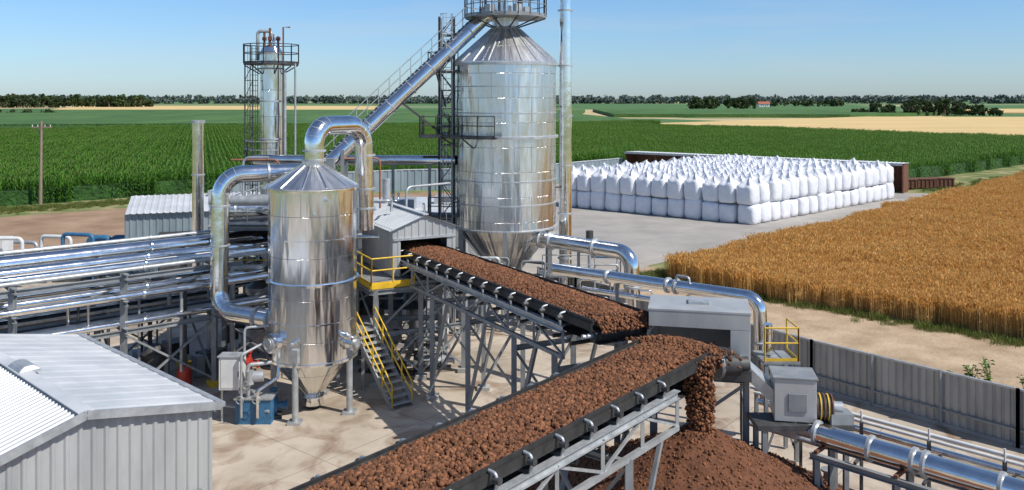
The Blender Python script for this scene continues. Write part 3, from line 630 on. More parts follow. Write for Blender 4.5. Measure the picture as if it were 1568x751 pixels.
b=B('outlet_pipe'); pth=[(.3,46.0,4.35),(1.6,45.2,4.5),(5.75,41.2,4.5),(5.85,41.1,.6)]
b.tube(pth,.38,'pipe',24,bend=.75,n=8); dv=V3((4.15,-4,0))
for t in(.0,.12,.62): q=V3(pth[1]).lerp(V3(pth[2]),t); b.flange(q,dv,.48,'galv',.05)
for z in(2.9,1.6): b.flange((5.83,41.12,z),(0,0,1),.46,'galv',.05)
b.hb((3.4,43.6,.05),(3.4,43.6,4.1),.16); b.done()
b=B('flue_stack'); b.cyl((-18.4,50,.05),(-18.4,50,10.6),.34,'pipe',seg=22); b.flange((-18.4,50,10.6),(0,0,1),.4,'galv',.08)
for z in(4.2,7.5): b.flange((-18.4,50,z),(0,0,1),.39,'galv',.04)
b.done()
# ------------------------------------------------------------------ distillation column
D=(-14.1,50.); e=empty('distillation_column'); b=B('column',e)
b.lathe(D,[(.66,.05),(.66,14.6),(.5,14.95),(.2,15.1),(.2,15.5),(0,15.5)],'tank',36)
for z in(3,5.2,7.4,9.6,11.8,13.7,14.6): b.ring(D,.66,z,.09,.09,'galv',36)
b.tube([(-14.1,50,15.4),(-14.1,50,15.9),(-14.9,50,15.9),(-14.9,50,14.2)],.1,'galv',10,bend=.2)
for k in range(4): a=k*1.6; b.cyl((D[0]+.4*math.cos(a),D[1]+.4*math.sin(a),14.8),(D[0]+.4*math.cos(a),D[1]+.4*math.sin(a),15.6+.15*k),.07,'rust',seg=8); b.box((D[0]+.4*math.cos(a),D[1]+.4*math.sin(a),15.45),(.22,.22,.2),'rust',a)
b.tube([(-13.3,49.6,7.5),(-13.3,49.6,16.1),(-12.9,49.6,16.1)],.05,'redpipe',8); b.cyl((-12.6,49.6,4),(-12.6,49.6,14),.06,'galv',seg=8); b.cyl((-13.15,49.4,4),(-13.15,49.4,13.6),.09,'galv',seg=8)
b.done(); b=B('platforms',e); ringplat(b,D,.7,1.6,14.0,'dark','dark',12)
b.ladder((-15.0,49.6,4),(-15.0,49.6,15),.45,'dark',(1,0,0),(-.2,-1,0)); ringplat(b,D,.7,1.5,8.4,'dark','galv',6,150,300)
for x in(-15.4,-14.95): b.cyl((x,49.2,3),(x,49.2,14),.04,'dark',seg=6)
for i in range(11): b.beam((-15.4,49.2,3+i),(-14.95,49.2,4+i),.03,.03,'dark')
b.done()
# ------------------------------------------------------------------ process structure
e=empty('process_steel_structure'); b=B('frame',e)
xs=[-12.8,-10.4,-7.9,-5.4,-3.2]; ys=[38,41,44.5]
for x in xs:
    for y in ys:
        b.hb((x,y,.05),(x,y,6.3 if x<-7 else 4.0),.22)
        b.box((x,y,.12),(.5,.5,.24),'wallc')
for z in(2.2,4.0,6.2):
    for y in ys:
        b.hb((xs[0],y,z),(xs[-1] if z<5 else xs[2],y,z),.2)
    for x in xs:
        if z>5 and x>-7: continue
        b.hb((x,ys[0],z),(x,ys[-1],z),.18)
b.box((-8,41.2,4.14),(10.4,7.2,.06),'dark'); b.box((-10.4,41.2,6.34),(5.4,7,.06),'dark'); b.box((-6,41.5,2.34),(4,5,.05),'dark')
for i in range(len(xs)-1):
    b.beam((xs[i],37.9,.3),(xs[i+1],37.9,2.1),.08,.08); b.beam((xs[i+1],37.9,.3),(xs[i],37.9,2.1),.08,.08)
    b.beam((xs[i],37.9,2.3),(xs[i+1],37.9,3.9),.07,.07)
b.rail([(-13,37.8,4.2),(-9.2,37.8,4.2)],'yellow'); b.rail([(-13,44.6,6.37),(-13,37.8,6.37),(-7.9,37.8,6.37),(-7.9,44.6,6.37)],'galv',1.05)
b.done()
b=B('process_vessels',e)
for x,y,z0,z1,rr,m in((-11.6,39.5,.3,3.6,.7,'galv'),(-9.2,40,.3,3.2,.65,'galv'),(-6.6,40,.4,3.3,.6,'dark'),(-4.4,41,.3,3.4,.55,'galv'),(-11.6,40,4.3,5.9,.7,'pipe'),(-9.4,40.4,6.4,8.0,.6,'pipe'),(-12,42.5,6.4,7.8,.5,'galv')):
    b.lathe((x,y),[(.15,z0),(rr,z0+.35),(rr,z1-.3),(rr*.5,z1-.08),(.1,z1)],m,24); b.ring((x,y),rr,(z0+z1)/2,.03,.06,'galv',24)
    for k in range(3): a=k*2.1; b.cyl((x+rr*.9*math.cos(a),y+rr*.9*math.sin(a),z0-.3),(x+rr*.9*math.cos(a),y+rr*.9*math.sin(a),z0+.6),.05,'grey',seg=6)
b.cyl((-13.6,38.3,6.9),(-9,40.3,6.9),.33,'pipe',seg=20); b.flange((-12.6,38.75,6.9),(4.6,2,0),.4,'galv',.05); b.cyl((-13.2,37.3,7.5),(-10.2,37.3,7.5),.22,'galv')
rs=random.Random(5)
for i in range(60):
    x0=rs.uniform(-13.5,-3.8); y0=rs.uniform(37.2,43); z0=rs.choice([.5,1.2,1.8,2.7,3.4,4.6,5.2,5.7,6.8,7.3]) if x0<-7.5 else rs.choice([.5,1.2,1.8,2.7,3.4]); 
    x1=min(-3.2,x0+rs.uniform(1,4)); z1=max(.3,z0+rs.uniform(-1.6,1.6)) if x0<-7.5 else max(.3,min(3.6,z0+rs.uniform(-1.6,1)));
    b.tube([(x0,y0,.4 if rs.random()<.3 else z0),(x0,y0,z0),(x1,y0,z0),(x1,y0+rs.uniform(.5,2),z0),(x1,y0+.6,z1)],rs.choice([.04,.06,.09,.12]),rs.choice(['galv','galv','pipe','grey','dark','dark']),8,bend=.14,n=3)
b.done()
for i,(x,y,z,m) in enumerate(((-11.9,37.2,0,'red'),(-10.2,37.6,0,'blue'),(-6.0,37.3,0,'grey'),(-3.4,37.8,0,'galv'),(-4.6,37.0,0,'dark'))): pump('centrifugal_pump',x,y,z,random.uniform(-.4,.4),m,.8)
b=B('overhead_pipework')
for pts,rr,m in([[(-14.2,47,8.6),(-9,46.5,8.6),(-3.1,46.5,8.6)],.27,'pipe'],[[(-13.5,43,8.0),(-10,43,8.0),(-10,43,8.9),(-6.8,44,8.9),(-6.8,44,6)],.05,'redpipe'],[[(-14.5,44,8.8),(-12,44,8.8),(-12,44,7)],.05,'redpipe'],
    [[(-12.6,40,6.4),(-12.6,40,9.2),(-11.4,40,9.2)],.06,'galv'],[[(-15,46,6.5),(-9,46,6.5)],.12,'pipe'],[[(-8.6,38.6,8.9),(-8.6,38.6,6.3)],.3,'pipe'],[[(-16,45,5.2),(-4,45,5.2)],.1,'galv'],[[(-10.6,37.5,5),(-10.6,37.5,8.4),(-9.9,37.5,8.4),(-9.9,38.5,8.4)],.1,'galv'],
    [[(-5.2,42,4),(-5.2,42,7.6),(-3.2,44,7.6)],.06,'galv']): b.tube(pts,rr,m,14,bend=.3)
for x in(-13,-6.5,-4.5): b.hb((x,46.6,.05),(x,46.6,8.3),.16,'grey')
b.done()
b=B('flat_roof_building'); b.box((-6.4,56,2.4),(6.6,8,4.8),'sheet'); b.box((-6.4,56,4.88),(7,8.4,.16),'roof'); b.box((-6.9,53.8,5.3),(1.6,1.4,.7),'galv'); b.box((-4.6,57,5.2),(1.1,1.1,.5),'sheet'); b.box((-6.2,51.97,1.3),(1.8,.06,2.6),'dark'); b.box((-8.4,51.97,3),(1.4,.06,1),'black'); b.cyl((-8.4,57,4.9),(-8.4,57,6.6),.25,'galv')
b.done()
b=B('flat_roof_building'); b.box((-3.5,66,1.9),(10,6,3.8),'sheet'); b.box((-3.5,66,3.9),(10.3,6.3,.16),'roof')
for k in range(4): b.box((-7+k*2.3,62.97,2.2),(1.3,.06,1.1),'black')
b.done()
b=B('corrugated_warehouse')
W0=V3((-25.6,56.5,0)); W1=V3((-15.5,60,0)); W2=V3((-18.5,68.5,0)); W3=V3((-28.6,65,0)); h=V3((0,0,4.3))
b.corr(W0,W1-W0,h,'sheetblue',.4,.05); b.corr(W3,W0-W3,h,'sheetblue',.4,.05); b.corr(W1,W2-W1,h,'sheet',.4,.05); b.quad(W2,W3,W3+h,W2+h,'sheet')
rm0=(W0+W3)/2+V3((0,0,5.0)); rm1=(W1+W2)/2+V3((0,0,5.0)); ov=(W0-W3).normalized()*.3
b.corr(W0+h+ov,(W1-W0),(rm0-W0-h-ov),'roof',.4,.04); b.corr(W2+h-ov,(W3-W2),(rm1-W2-h+ov),'roof',.4,.04); b.add([W0+h,W3+h,rm0],[(0,1,2)],'sheetblue'); b.add([W2+h,W1+h,rm1],[(0,1,2)],'sheet')
q=W0.lerp(W1,.3); b.box((q.x+.1,q.y-.08,1.5),(2.4,.08,3),'dark',.333)
b.box((-21.5,62,5.0),(.9,.9,.6),'galv'); b.done()
b=B('loop_pipework')
for i,(x,y) in enumerate(((-30,57),(-32,58),(-34,57.5))):
    b.tube([(x,y,.2),(x,y,2.9-.3*i),(x+2.2,y-.4,2.9-.3*i),(x+2.2,y-.4,.2)],.13,['blue','white','galv'][i],10,bend=.3)
b.box((-33.5,55,1.5),(2.0,1.2,3.0),'white'); b.tube([(-34.6,54,3.1),(-31,54,3.1),(-31,54,.2)],.12,'white',10,bend=.3)
for k in range(3): b.tube([(-29.2+k*1.6,59,.3),(-29.2+k*1.6,59,2.3),(-27.8+k*1.5,59,2.3),(-27.8+k*1.5,58,.5)],.22,'blue',12,bend=.3); b.flange((-29.2+k*1.6,59,1.6),(0,0,1),.32,'blue',.05)
b.tube([(-29,57.2,2.0),(-23,57.0,2.0)],.22,'blue',12)
b.done()
for x,y in((-28.6,56),(-26.4,55.6),(-31.5,55.4)): pump('centrifugal_pump',x,y,0,.2,'blue',1.5)
# ------------------------------------------------------------------ pipe rack
e=empty('pipe_rack'); d=V3((6.4,5.6,0)).normalized(); nn=V3((-d.y,d.x,0)); O=V3((-13.2,38.3,0)); 
f=lambda s,t,z: O+d*s+nn*t+V3((0,0,z))
b=B('frame',e)
for s_ in(-1.2,-4.8,-8.6,-12.5,-17,-22):
    for t in(-2.6,.9):
        b.hb(f(s_,t,.05),f(s_,t,5.2),.22); b.box(f(s_,t,.12),(.5,.5,.24),'yellow',.7)
    for z in(3.0,4.05,5.1): b.hb(f(s_,-3.0,z),f(s_,1.3,z),.18)
    b.beam(f(s_,-2.6,.3),f(s_,.9,2.9),.08,.08)
for t in(-2.6,.9):
    for z in(3.0,5.1): b.hb(f(-24,t,z-.12),f(0,t,z-.12),.18)
    for i in range(5):
        a,c=[-1.2,-4.8,-8.6,-12.5,-17,-22][i:i+2]
        if i!=1: b.beam(f(a,t,.3),f(c,t,2.8),.08,.08); b.beam(f(c,t,.3),f(a,t,2.8),.08,.08)
for t0,z in((.45,3.12),(-1.2,3.12),(-.6,4.0)):  # wide dark trays and side deck, added to deepen the shade below
    b.beam(f(-25,t0,z),f(1,t0,z),.75,.05,'dark'); b.beam(f(-25,t0-.38,z+.06),f(1,t0-.38,z+.06),.03,.12,'galv'); b.beam(f(-25,t0+.38,z+.06),f(1,t0+.38,z+.06),.03,.12,'galv')
b.beam(f(-25,1.7,5.0),f(1,1.7,5.0),.9,.06,'dark')
b.done()
b=B('pipes',e)
for t,z,rr,m in((.3,5.55,.32,'pipe'),(-.5,5.36,.13,'galv'),(-1.0,5.4,.2,'pipe'),(-1.6,5.32,.1,'white'),(-2.1,5.34,.14,'pipe'),(-2.6,5.3,.08,'galv'),
    (-2.7,4.28,.14,'pipe'),(-2.2,4.24,.1,'galv'),(-1.6,4.3,.17,'pipe'),(-1,4.24,.1,'galv'),(0,4.3,.15,'pipe'),(-2.5,3.2,.12,'pipe'),(-1.9,3.2,.12,'galv'),(.6,3.3,.1,'pipe'),(.8,5.9,.09,'galv')):
    b.tube([f(-26,t,z),f(1.2,t,z),f(3.5,t+.6,z)],rr,m,14)
    for s_ in(-3,-9.5,-15.5): b.flange(f(s_+t*.4,t,z),d,rr*1.35,m,.03,14)
for i in range(34):
    s_=rs.uniform(-22,0); t=rs.uniform(-2.7,.8); b.tube([f(s_,t,rs.uniform(.3,1)),f(s_,t,4.2),f(s_+.5,t,4.2)],rs.choice([.05,.07,.1]),rs.choice(['galv','pipe','grey','dark']),8,bend=.1)
b.done()
b=B('floor_equipment',e)
for s_,t,hh,rr,m in((-3,-.6,1.6,.5,'dark'),(-5,.2,1.3,.45,'red'),(-7,-.6,1.9,.6,'galv'),(-10,-.3,1.4,.5,'blue'),(-2.2,-1.9,.9,.3,'red'),(-3.6,-2,.9,.3,'white'),(-13,-.5,1.8,.6,'galv')):
    q=f(s_,t,0); b.lathe((q.x,q.y),[(rr,.05),(rr,hh*.8),(rr*.6,hh),(0,hh)],m,20)
for i in range(20): q=f(rs.uniform(-14,0),rs.uniform(-2.3,2.5),.5); b.box(q,(rs.uniform(.4,1.2),rs.uniform(.4,.9),rs.uniform(.6,.96)),rs.choice(['dark','dark','grey','blue']),rs.uniform(0,1))
b.done()
# ------------------------------------------------------------------ transfer house + platform + stairs
ax=V3((.4655,-.885,0)); px=V3((.885,.4655,0)); C0=V3((-5.15,36.9,0))
e=empty('transfer_house'); b=B('walls',e); hz=lambda p,z: V3((p.x,p.y,z))
W=2.95; Lh=4.3; z0,z1,zr=4.25,6.3,6.85
A0=C0; A1=C0+px*W; A2=A1-ax*Lh; A3=C0-ax*Lh
b.corr(hz(A3,z0),A0-A3,(0,0,z1-z0),'sheet',.3,.03); b.corr(hz(A1,z0),A2-A1,(0,0,z1-z0),'sheet',.3,.03); b.corr(hz(A2,z0),A3-A2,(0,0,z1-z0),'sheet',.3,.03)
mid=(A0+A1)/2
b.corr(hz(A0,5.85),A1-A0,(0,0,1),'sheet',.3,.03,top=lambda u:(z1-5.85)+(zr-z1)*(1-abs(2*u-1)))
b.corr(hz(A0,z0),(A1-A0)*.12,(0,0,5.85-z0),'sheet',.3,.03); b.corr(hz(A0+px*W*.86,z0),(A1-A0)*.14,(0,0,5.85-z0),'sheet',.3,.03)
b.quad(hz(A0-ax*1.8,z0),hz(A1-ax*1.8,z0),hz(A1-ax*1.8,6.2),hz(A0-ax*1.8,6.2),'black')
m0=hz(mid,zr)+ax*.15; m1=hz((A2+A3)/2,zr)-ax*.15; ev=V3((0,0,-.06))
b.corr(hz(A0,z1)+ax*.15-px*.15+ev,(A3-A0)-ax*.3,m0-(hz(A0,z1)+ax*.15-px*.15+ev),'roof',.3,.03); b.corr(hz(A2,z1)-ax*.15+px*.15+ev,(A1-A2)+ax*.3,m1-(hz(A2,z1)-ax*.15+px*.15+ev),'roof',.3,.03)
b.beam(m0+V3((0,0,.03)),m1+V3((0,0,.03)),.25,.05,'roof'); b.beam(hz(A0,5.85)+ax*.04,hz(A1,5.85)+ax*.04,.06,.1,'galv')
b.done()
b=B('platform',e)
P0=C0+ax*1.0-px*1.3; P1=C0+ax*1.0+px*.6; P3=A3-px*1.3
b.add([hz(P0,4.2),hz(P0+px*4.4,4.2),hz(P3+px*4.4,4.2),hz(P3,4.2),hz(P0,4.02),hz(P0+px*4.4,4.02),hz(P3+px*4.4,4.02),hz(P3,4.02)],[(0,1,2,3),(7,6,5,4),(0,4,5,1),(3,7,4,0),(1,5,6,2)],'grey')
b.rail([hz(P3,4.2),hz(P0,4.2),hz(P1,4.2)],'yellow',1.1,.035)
b.beam(hz(P3,4.14)-px*.02,hz(P0,4.14)-px*.02,.03,.22,'yellow'); b.beam(hz(P0,4.14)+ax*.02,hz(P1,4.14)+ax*.02,.03,.22,'yellow')
b.hb(hz(P0,3.9),hz(P3,3.9),.2); b.hb(hz(P0,3.9),hz(P0+px*4.4,3.9),.2)
for q in(P0+px*.2,P0+px*2.2,P0+px*4.2,P3+px*.2,(P0+P3)/2+px*.2): b.hb(hz(q,.05),hz(q,4),.22); b.box(hz(q,.1),(.5,.5,.2),'wallc')
for a,c in((P0+px*.2,P0+px*2.2),(P0+px*2.2,P0+px*4.2),(P0+px*.2,(P0+P3)/2+px*.2)):
    b.hb(hz(a,2.1),hz(c,2.1),.16); b.beam(hz(a,.3),hz(c,2.0),.08,.08); b.beam(hz(c,.3),hz(a,2.0),.08,.08); b.beam(hz(a,2.2),hz(c,3.9),.07,.07)
b.done()
e=empty('steel_staircase'); b=B('flight',e); s0=V3((-4.25,33.0,.0)); s1=V3((-6.1,35.2,2.45)); wv=V3((.76,.64,0))*.45
for k in(-1,1):
    b.beam(s0+wv*k,s1+wv*k,.06,.22,'grey')
    for hh in(.95,.5): b.cyl(s0+wv*k+V3((0,0,hh)),s1+wv*k+V3((0,0,hh)),.03,'yellow',seg=8)
    for i in range(5): q=s0.lerp(s1,i/4)+wv*k; b.cyl(q,q+V3((0,0,.95)),.028,'yellow',seg=6)
for i in range(12): q=s0.lerp(s1,(i+.5)/12); b.box(q+V3((0,0,.08)),(.9,.27,.04),'galv',math.atan2(wv.y,wv.x))
b.box((-6.6,35.9,2.45),(1.5,1.6,.08),'grey',.7); b.rail([(-7.2,35.1,2.5),(-6.6,34.7,2.5)],'yellow'); b.rail([(-7.2,35.1,2.5),(-7.5,36.3,2.5)],'yellow')
for q in((-6.1,35.0),(-7.2,35.4)): b.hb((q[0],q[1],.05),(q[0],q[1],2.4),.14)
b.done()
# ------------------------------------------------------------------ conveyors
def conveyor(name,st,en,w,frame0,frame1,legs,load_end,clodsize,n,pr=.33,tm='galv'):
    e=empty(name); st,en=V3(st),V3(en); L_=(en-st).length; d=(en-st).normalized(); sd=d.cross(Vector((0,0,1))).normalized(); up=sd.cross(d)
    f=lambda s,t,h: st+d*s+sd*t+up*h
    b=B('belt',e); tw=w/2
    prof=[(-tw,.16),(-tw*.6,-.04),(0,-.09),(tw*.6,-.04),(tw,.16)]
    for k in range(4):
        (t0,h0),(t1,h1)=prof[k],prof[k+1]; b.quad(f(0,t0,h0),f(0,t1,h1),f(L_,t1,h1),f(L_,t0,h0),'rubber')
    for t in(-1,1): b.beam(f(0,t*tw,.14),f(L_,t*tw,.14),.05,.14,'rubber'); b.beam(f(0,t*(tw+.05),.0),f(L_,t*(tw+.05),.0),.03,.22,'rubber')
    b.quad(f(0,-tw*.8,-.12-2*pr),f(0,tw*.8,-.12-2*pr),f(L_,tw*.8,-.12-2*pr),f(L_,-tw*.8,-.12-2*pr),'rubber')
    b.cyl(f(L_-.2,-tw*.9,-.08-pr),f(L_-.2,tw*.9,-.08-pr),pr,'rubber',seg=24); b.cyl(f(L_-.2,-tw-.25,-.08-pr),f(L_-.2,tw+.25,-.08-pr),.07,'galv')
    b.done()
    b=B('frame',e); ts=tw+.16
    for t in(-ts,ts):
        b.hb(f(frame0,t,-.32),f(frame1,t,-.32),.2,'galv'); b.beam(f(frame0,t,-1.15),f(frame1,t,-1.15),.12,.12,tm)
        k=int((frame1-frame0)/1.6); st_=(frame1-frame0)/k
        for i in range(k+1):
            s=frame0+i*st_; b.beam(f(s,t,-.4),f(s,t,-1.1),.08,.08,tm)
            if i<k: b.beam(f(s,t,-.42 if i%2 else -1.1),f(s+st_,t,-1.1 if i%2 else -.42),.06,.06,tm)
    s=frame0+.4
    while s<frame1:
        b.beam(f(s,-ts,-.2),f(s,ts,-.2),.08,.06,'dark'); b.cyl(f(s,-tw*.6,-.14),f(s,tw*.6,-.14),.06,'dark',seg=10)
        for t in(-1,1):
            b.cyl(f(s,t*tw*.6,-.13),f(s,t*(tw+.02),.04),.06,'dark',seg=10)
            b.tube([f(s,t*(ts+.02),-.25),f(s,t*(ts+.09),.0),f(s,t*(ts+.05),.14),f(s,t*(tw+.04),.16)],.035,'galv',8,bend=.08)
            b.cyl(f(s,t*(ts+.0),.02),f(s,t*(ts+.16),.02),.07,'dark',seg=12)
        b.cyl(f(s,-tw*.85,-.8),f(s,tw*.85,-.8),.06,'dark',seg=10)
        s+=1.05
    for s,foot in legs:
        for t in(-ts,ts):
            p=f(s,t,-1.15); q=V3((p.x,p.y,.05)); b.hb(p,q,.2,'grey'); p2=f(s+1.5,t,-1.15); b.beam(q+V3((0,0,.6)),p2,.1,.1,'grey'); b.box((p.x,p.y,.08),(.5,.5,.14),'wallc')
        a,c=f(s,-ts,0),f(s,ts,0); zz=st.z-1.3; b.beam((a.x,a.y,.6),(c.x,c.y,zz),.08,.08); b.beam((c.x,c.y,.6),(a.x,a.y,zz),.08,.08); b.hb((a.x,a.y,zz),(c.x,c.y,zz),.16)
    b.done()
    lw=tw*.92; ns,nt=int(load_end/.08),26; V=[];F=[]
    S_=np.linspace(0,load_end,ns); Tt=np.linspace(-lw,lw,nt)
    hh=lambda s,t: .10+.13*(1-(abs(t)/lw)**2.2)+.03*math.sin(s*1.9+t)*math.cos(s*.7-t*2)
    for s in S_:
        for t in Tt: V.append(f(s,t,hh(s,t)-.03+random.uniform(-.02,.02)))
    V=np.array([v[:] for v in V]); 
    for i in range(ns-1):
        for k in range(nt-1): F.append((i*nt+k,(i+1)*nt+k,(i+1)*nt+k+1,i*nt+k+1))
    mesh_np('load_bed',V,np.array(F),['orefine'],parent=e,smooth=True)
    P=[];sz=[]
    for i in range(n):
        s=random.uniform(0,load_end); t=random.uniform(-lw,lw); z=clodsize*random.choice((.5,.7,.8,1,1,1.35)); P.append(f(s,t,hh(s,t)+z*.2)[:]); sz.append(z)
    for i in range(450):
        a=random.uniform(0,1.5); t=random.uniform(-lw,lw)*.95; z=clodsize*random.choice((.6,.8,1,1.2)); rr=pr+.1+random.uniform(0,.1); P.append(f(L_-.2+math.sin(a)*rr*1.15,t,-.08-pr+math.cos(a)*rr+.1)[:]); sz.append(z)
    clods('load_clods',np.array(P),np.array(sz),parent=e)
    return e,f
d2=V3((.627,.779,0)).normalized(); Ac=V3((5.1,24.25,5.0)); 
conveyor('belt_conveyor',Ac-d2*20,Ac-d2*1.1,2.06,0,16.9,[(14.6,0),(9.2,0),(4,0)],18.7,.042,13500)
conveyor('belt_conveyor',(-4.6,39.2,5.12),(3.15,24.4,5.55),1.95,1.2,15.3,[(5.2,0),(8.6,0),(12.2,0),(14.8,0)],16.6,.042,11500,.2,'grey')
P=[];sz=[]
for i in range(1500):
    a,c=random.gauss(0,.5),random.gauss(0,.38); q=Ac+d2*(-.9+a*.7)+V3((.779,-.627,0))*(.1+c*1.5); z=.34*math.exp(-(a*a+c*c)*1.4); P.append((q.x,q.y,5.05+z*.8+random.uniform(-.04,.04))); sz.append(.044*random.choice((.6,.8,1,1.2)))
for i in range(2800):
    t=random.random()**.8; z=5.15-t*2.0; rr=.42*(1-.35*t); a=random.uniform(0,6.28); q=random.random()**.5*rr*random.uniform(.9,1.15); P.append((4.92+q*math.cos(a)*1.05+.06*t,22.55-.15*t+q*math.sin(a),z)); sz.append(.04*random.choice((.5,.7,.9,1.2)))
e=empty('ore_stockpile'); clods('falling_ore',np.array(P),np.array(sz),parent=e)
pc=(4.95,22.4); H=3.5; slope=.55
from mathutils import noise
V=[];nr,na_=70,160
def ph(x,y):
    rr=math.hypot(x,y); z=H-slope*rr if rr>.5 else H-slope*.5*(.5+.5*(rr/.5)**2)
    z+=.16*noise.noise(Vector((x*.6,y*.6,1)))*min(1,rr)+.07*noise.noise(Vector((x*2.4,y*2.4,4)))+.035*noise.noise(Vector((x*8,y*8,2)))
    return z
for i in range(nr):
    rr=7.0*(i/(nr-1))
    for k in range(na_): a=2*math.pi*k/na_; x,y=rr*math.cos(a),rr*math.sin(a); V.append((pc[0]+x,pc[1]+y,max(-.05,ph(x,y))))
F=[(i*na_+k,i*na_+(k+1)%na_,(i+1)*na_+(k+1)%na_,(i+1)*na_+k) for i in range(nr-1) for k in range(na_)]
mesh_np('pile',np.array(V),np.array(F),['orefine'],parent=e,smooth=True)
P=[];sz=[]
for i in range(8000):
    rr=6.6*random.random()**.6; a=random.uniform(0,6.28); x,y=rr*math.cos(a),rr*math.sin(a); z=ph(x,y)
    if z<.02: continue
    s_=random.choice((.015,.02,.025,.03,.04)); P.append((pc[0]+x,pc[1]+y,z+s_*.3)); sz.append(s_)
clods('pile_clods',np.array(P),np.array(sz),parent=e)
# ------------------------------------------------------------------ head housing & drive
e=empty('conveyor_head_housing'); b=B('hood',e); rz=R(-12); c,s=math.cos(rz),math.sin(rz); hf=lambda u,v,z:(5.45+u*c-v*s,24.9+u*s+v*c,z-.06)
b.box(hf(0,0,6.03),(2.85,1.75,.06),'sheet',rz); b.box(hf(0,-.84,5.78),(2.8,.05,.44),'sheet',rz); b.box(hf(0,.84,5.3),(2.8,.05,1.4),'grey',rz); b.box(hf(1.38,0,5.25),(.05,1.64,1.5),'sheet',rz); b.box(hf(-1.38,.1,5.55),(.05,1.5,.9),'sheet',rz)
b.box(hf(1.12,-.84,5.05),(.52,.05,1.0),'sheet',rz); b.box(hf(0,.1,6.1),(.6,.5,.08),'galv',rz)
for u in(-1.3,1.3): b.hb(hf(u,-.6,.17),hf(u,-.6,5.3),.16); b.hb(hf(u,.7,.17),hf(u,.7,5.3),.16)
b.beam(hf(-1.3,-.6,2),hf(1.3,-.6,4),.08,.08); b.hb(hf(-1.3,-.6,4.1),hf(1.3,-.6,4.1),.16); b.hb(hf(-1.3,-.6,2.0),hf(1.3,-.6,2.0),.16); b.hb(hf(1.3,-.6,3.3),hf(1.3,.7,3.3),.14)
b.done(.008)
b=B('drive',e)
b.cyl(hf(.55,-1.45,4.75),hf(1.05,-1.3,4.75),.3,'dark',seg=22); b.cyl(hf(.5,-1.45,4.75),hf(.58,-1.42,4.75),.36,'grey',seg=22); b.cyl(hf(.47,-1.46,4.75),hf(.51,-1.45,4.75),.12,'rust',seg=16); b.cyl(hf(1.05,-1.3,4.75),hf(1.3,-1.2,4.75),.2,'dark'); b.box(hf(1.0,-1.15,4.45),(.8,.5,.3),'dark',rz)
q=[V3(hf(1.1,-1.1,4.85)),V3(hf(1.1,-.3,4.85)),V3((7.75,24.1,3.65)),V3((7.55,23.2,3.65))]; dz=V3((0,0,-.4))
b.add(q+[v+dz for v in q],[(3,2,1,0),(4,5,6,7),(0,4,7,3),(1,2,6,5),(0,1,5,4),(3,7,6,2)],'galv')
b.done()
e=empty('gearbox_unit'); b=B('casing',e); b.box((7.75,23.55,3.8),(1.1,.95,1.15),'sheet',R(-10)); b.box((7.75,23.55,4.4),(1.18,1.02,.06),'grey',R(-10)); b.box((7.72,23.05,3.75),(.5,.03,.5),'grey',R(-10)); b.done(.015)
b=B('motor',e); b.cyl((8.25,23.4,3.55),(8.75,23.3,3.55),.32,'dark',seg=22)
for k in range(5): b.cyl((8.3+k*.1,23.39-.02*k,3.55),(8.33+k*.1,23.385-.02*k,3.55),.36,'yellow' if k in(1,3) else 'rust',seg=22)
b.cyl((8.75,23.3,3.55),(9.0,23.25,3.55),.16,'galv'); b.box((8.9,23.2,3.3),(.6,.5,.35),'grey'); b.box((7.9,23.4,3.12),(2.6,1.0,.14),'dark')
for x in(6.8,9.0):
    for y in(23.0,23.8): b.hb((x,y,.05),(x,y,3.05),.14)
b.done()
e=empty('screw_conveyor'); b=B('tube',e); a0=V3((8.2,22.9,3.0)); a1=V3((14.5,16.6,3.0)); dv=(a1-a0).normalized(); b.tube([a0,a1],.27,'pipe',24)
for t in(0,.16,.28,.31,.5,.75): b.flange(a0.lerp(a1,t),dv,.34,'galv',.04)
b.cyl(a0-dv*.5,a0,.2,'galv'); b.box(a0-dv*.75,(.5,.5,.5),'galv',R(-45)); b.done()
b=B('frame',e); sv=V3((dv.y,-dv.x,0))
for k in(-.45,.45): b.hb(a0+sv*k+V3((0,0,-.45)),a1+sv*k+V3((0,0,-.45)),.16)
for t in(.02,.25,.5,.75):
    q=a0.lerp(a1,t)
    for k in(-.45,.45): p=q+sv*k; b.hb((p.x,p.y,.05),(p.x,p.y,2.5),.16)
    b.beam(q-sv*.45+V3((0,0,-2.7)),q+sv*.45+V3((0,0,-.5)),.07,.07); b.beam(q-sv*.5+V3((0,0,-.32)),q+sv*.5+V3((0,0,-.32)),.1,.08,'rust')
b.done()
b=B('ground_pipes')
for o,rr,m,z in((0,.06,'white',2.55),(.3,.05,'white',2.3),(.7,.11,'pipe',1.9),(1.1,.07,'galv',1.7),(-.4,.08,'galv',1.5)):
    a0=V3((9.4,26.4,z))+V3((.6,.7,0))*o; b.tube([a0-V3((1.6,-1.5,0)),a0+V3((9,-9.3,0))],rr,m,10)
for i in range(7):
    q=V3((9.0,26.6,0))+V3((.7,-.72,0))*i*1.9; b.beam(q,q+V3((0,0,2.4)),.08,.08,'dark'); b.beam(q+V3((-.4,-.5,1.4)),q+V3((.9,1.0,1.6)),.08,.08,'dark'); b.cyl(q+V3((0,0,2.4)),q+V3((0,0,2.75)),.03,'white',seg=6)
b.done()
for i,(x,y) in enumerate(((8.6,24.9),(10.4,23.4),(11.8,21.6))): pump('centrifugal_pump',x,y,0,-.7,['grey','galv','dark'][i],1.1)
b=B('condensate_pipe')
pth=[(1.8,36.2,4.75),(8.7,30.0,4.95),(8.8,29.9,1.4)]; b.tube(pth,.23,'pipe',18,bend=.5,n=7)
for t in(.3,.6,.64): q=V3(pth[0]).lerp(V3(pth[1]),t); b.flange(q,(6.8,-6.2,0),.3,'galv',.04)
b.flange((8.8,29.9,3.4),(0,0,1),.3,'galv',.04)
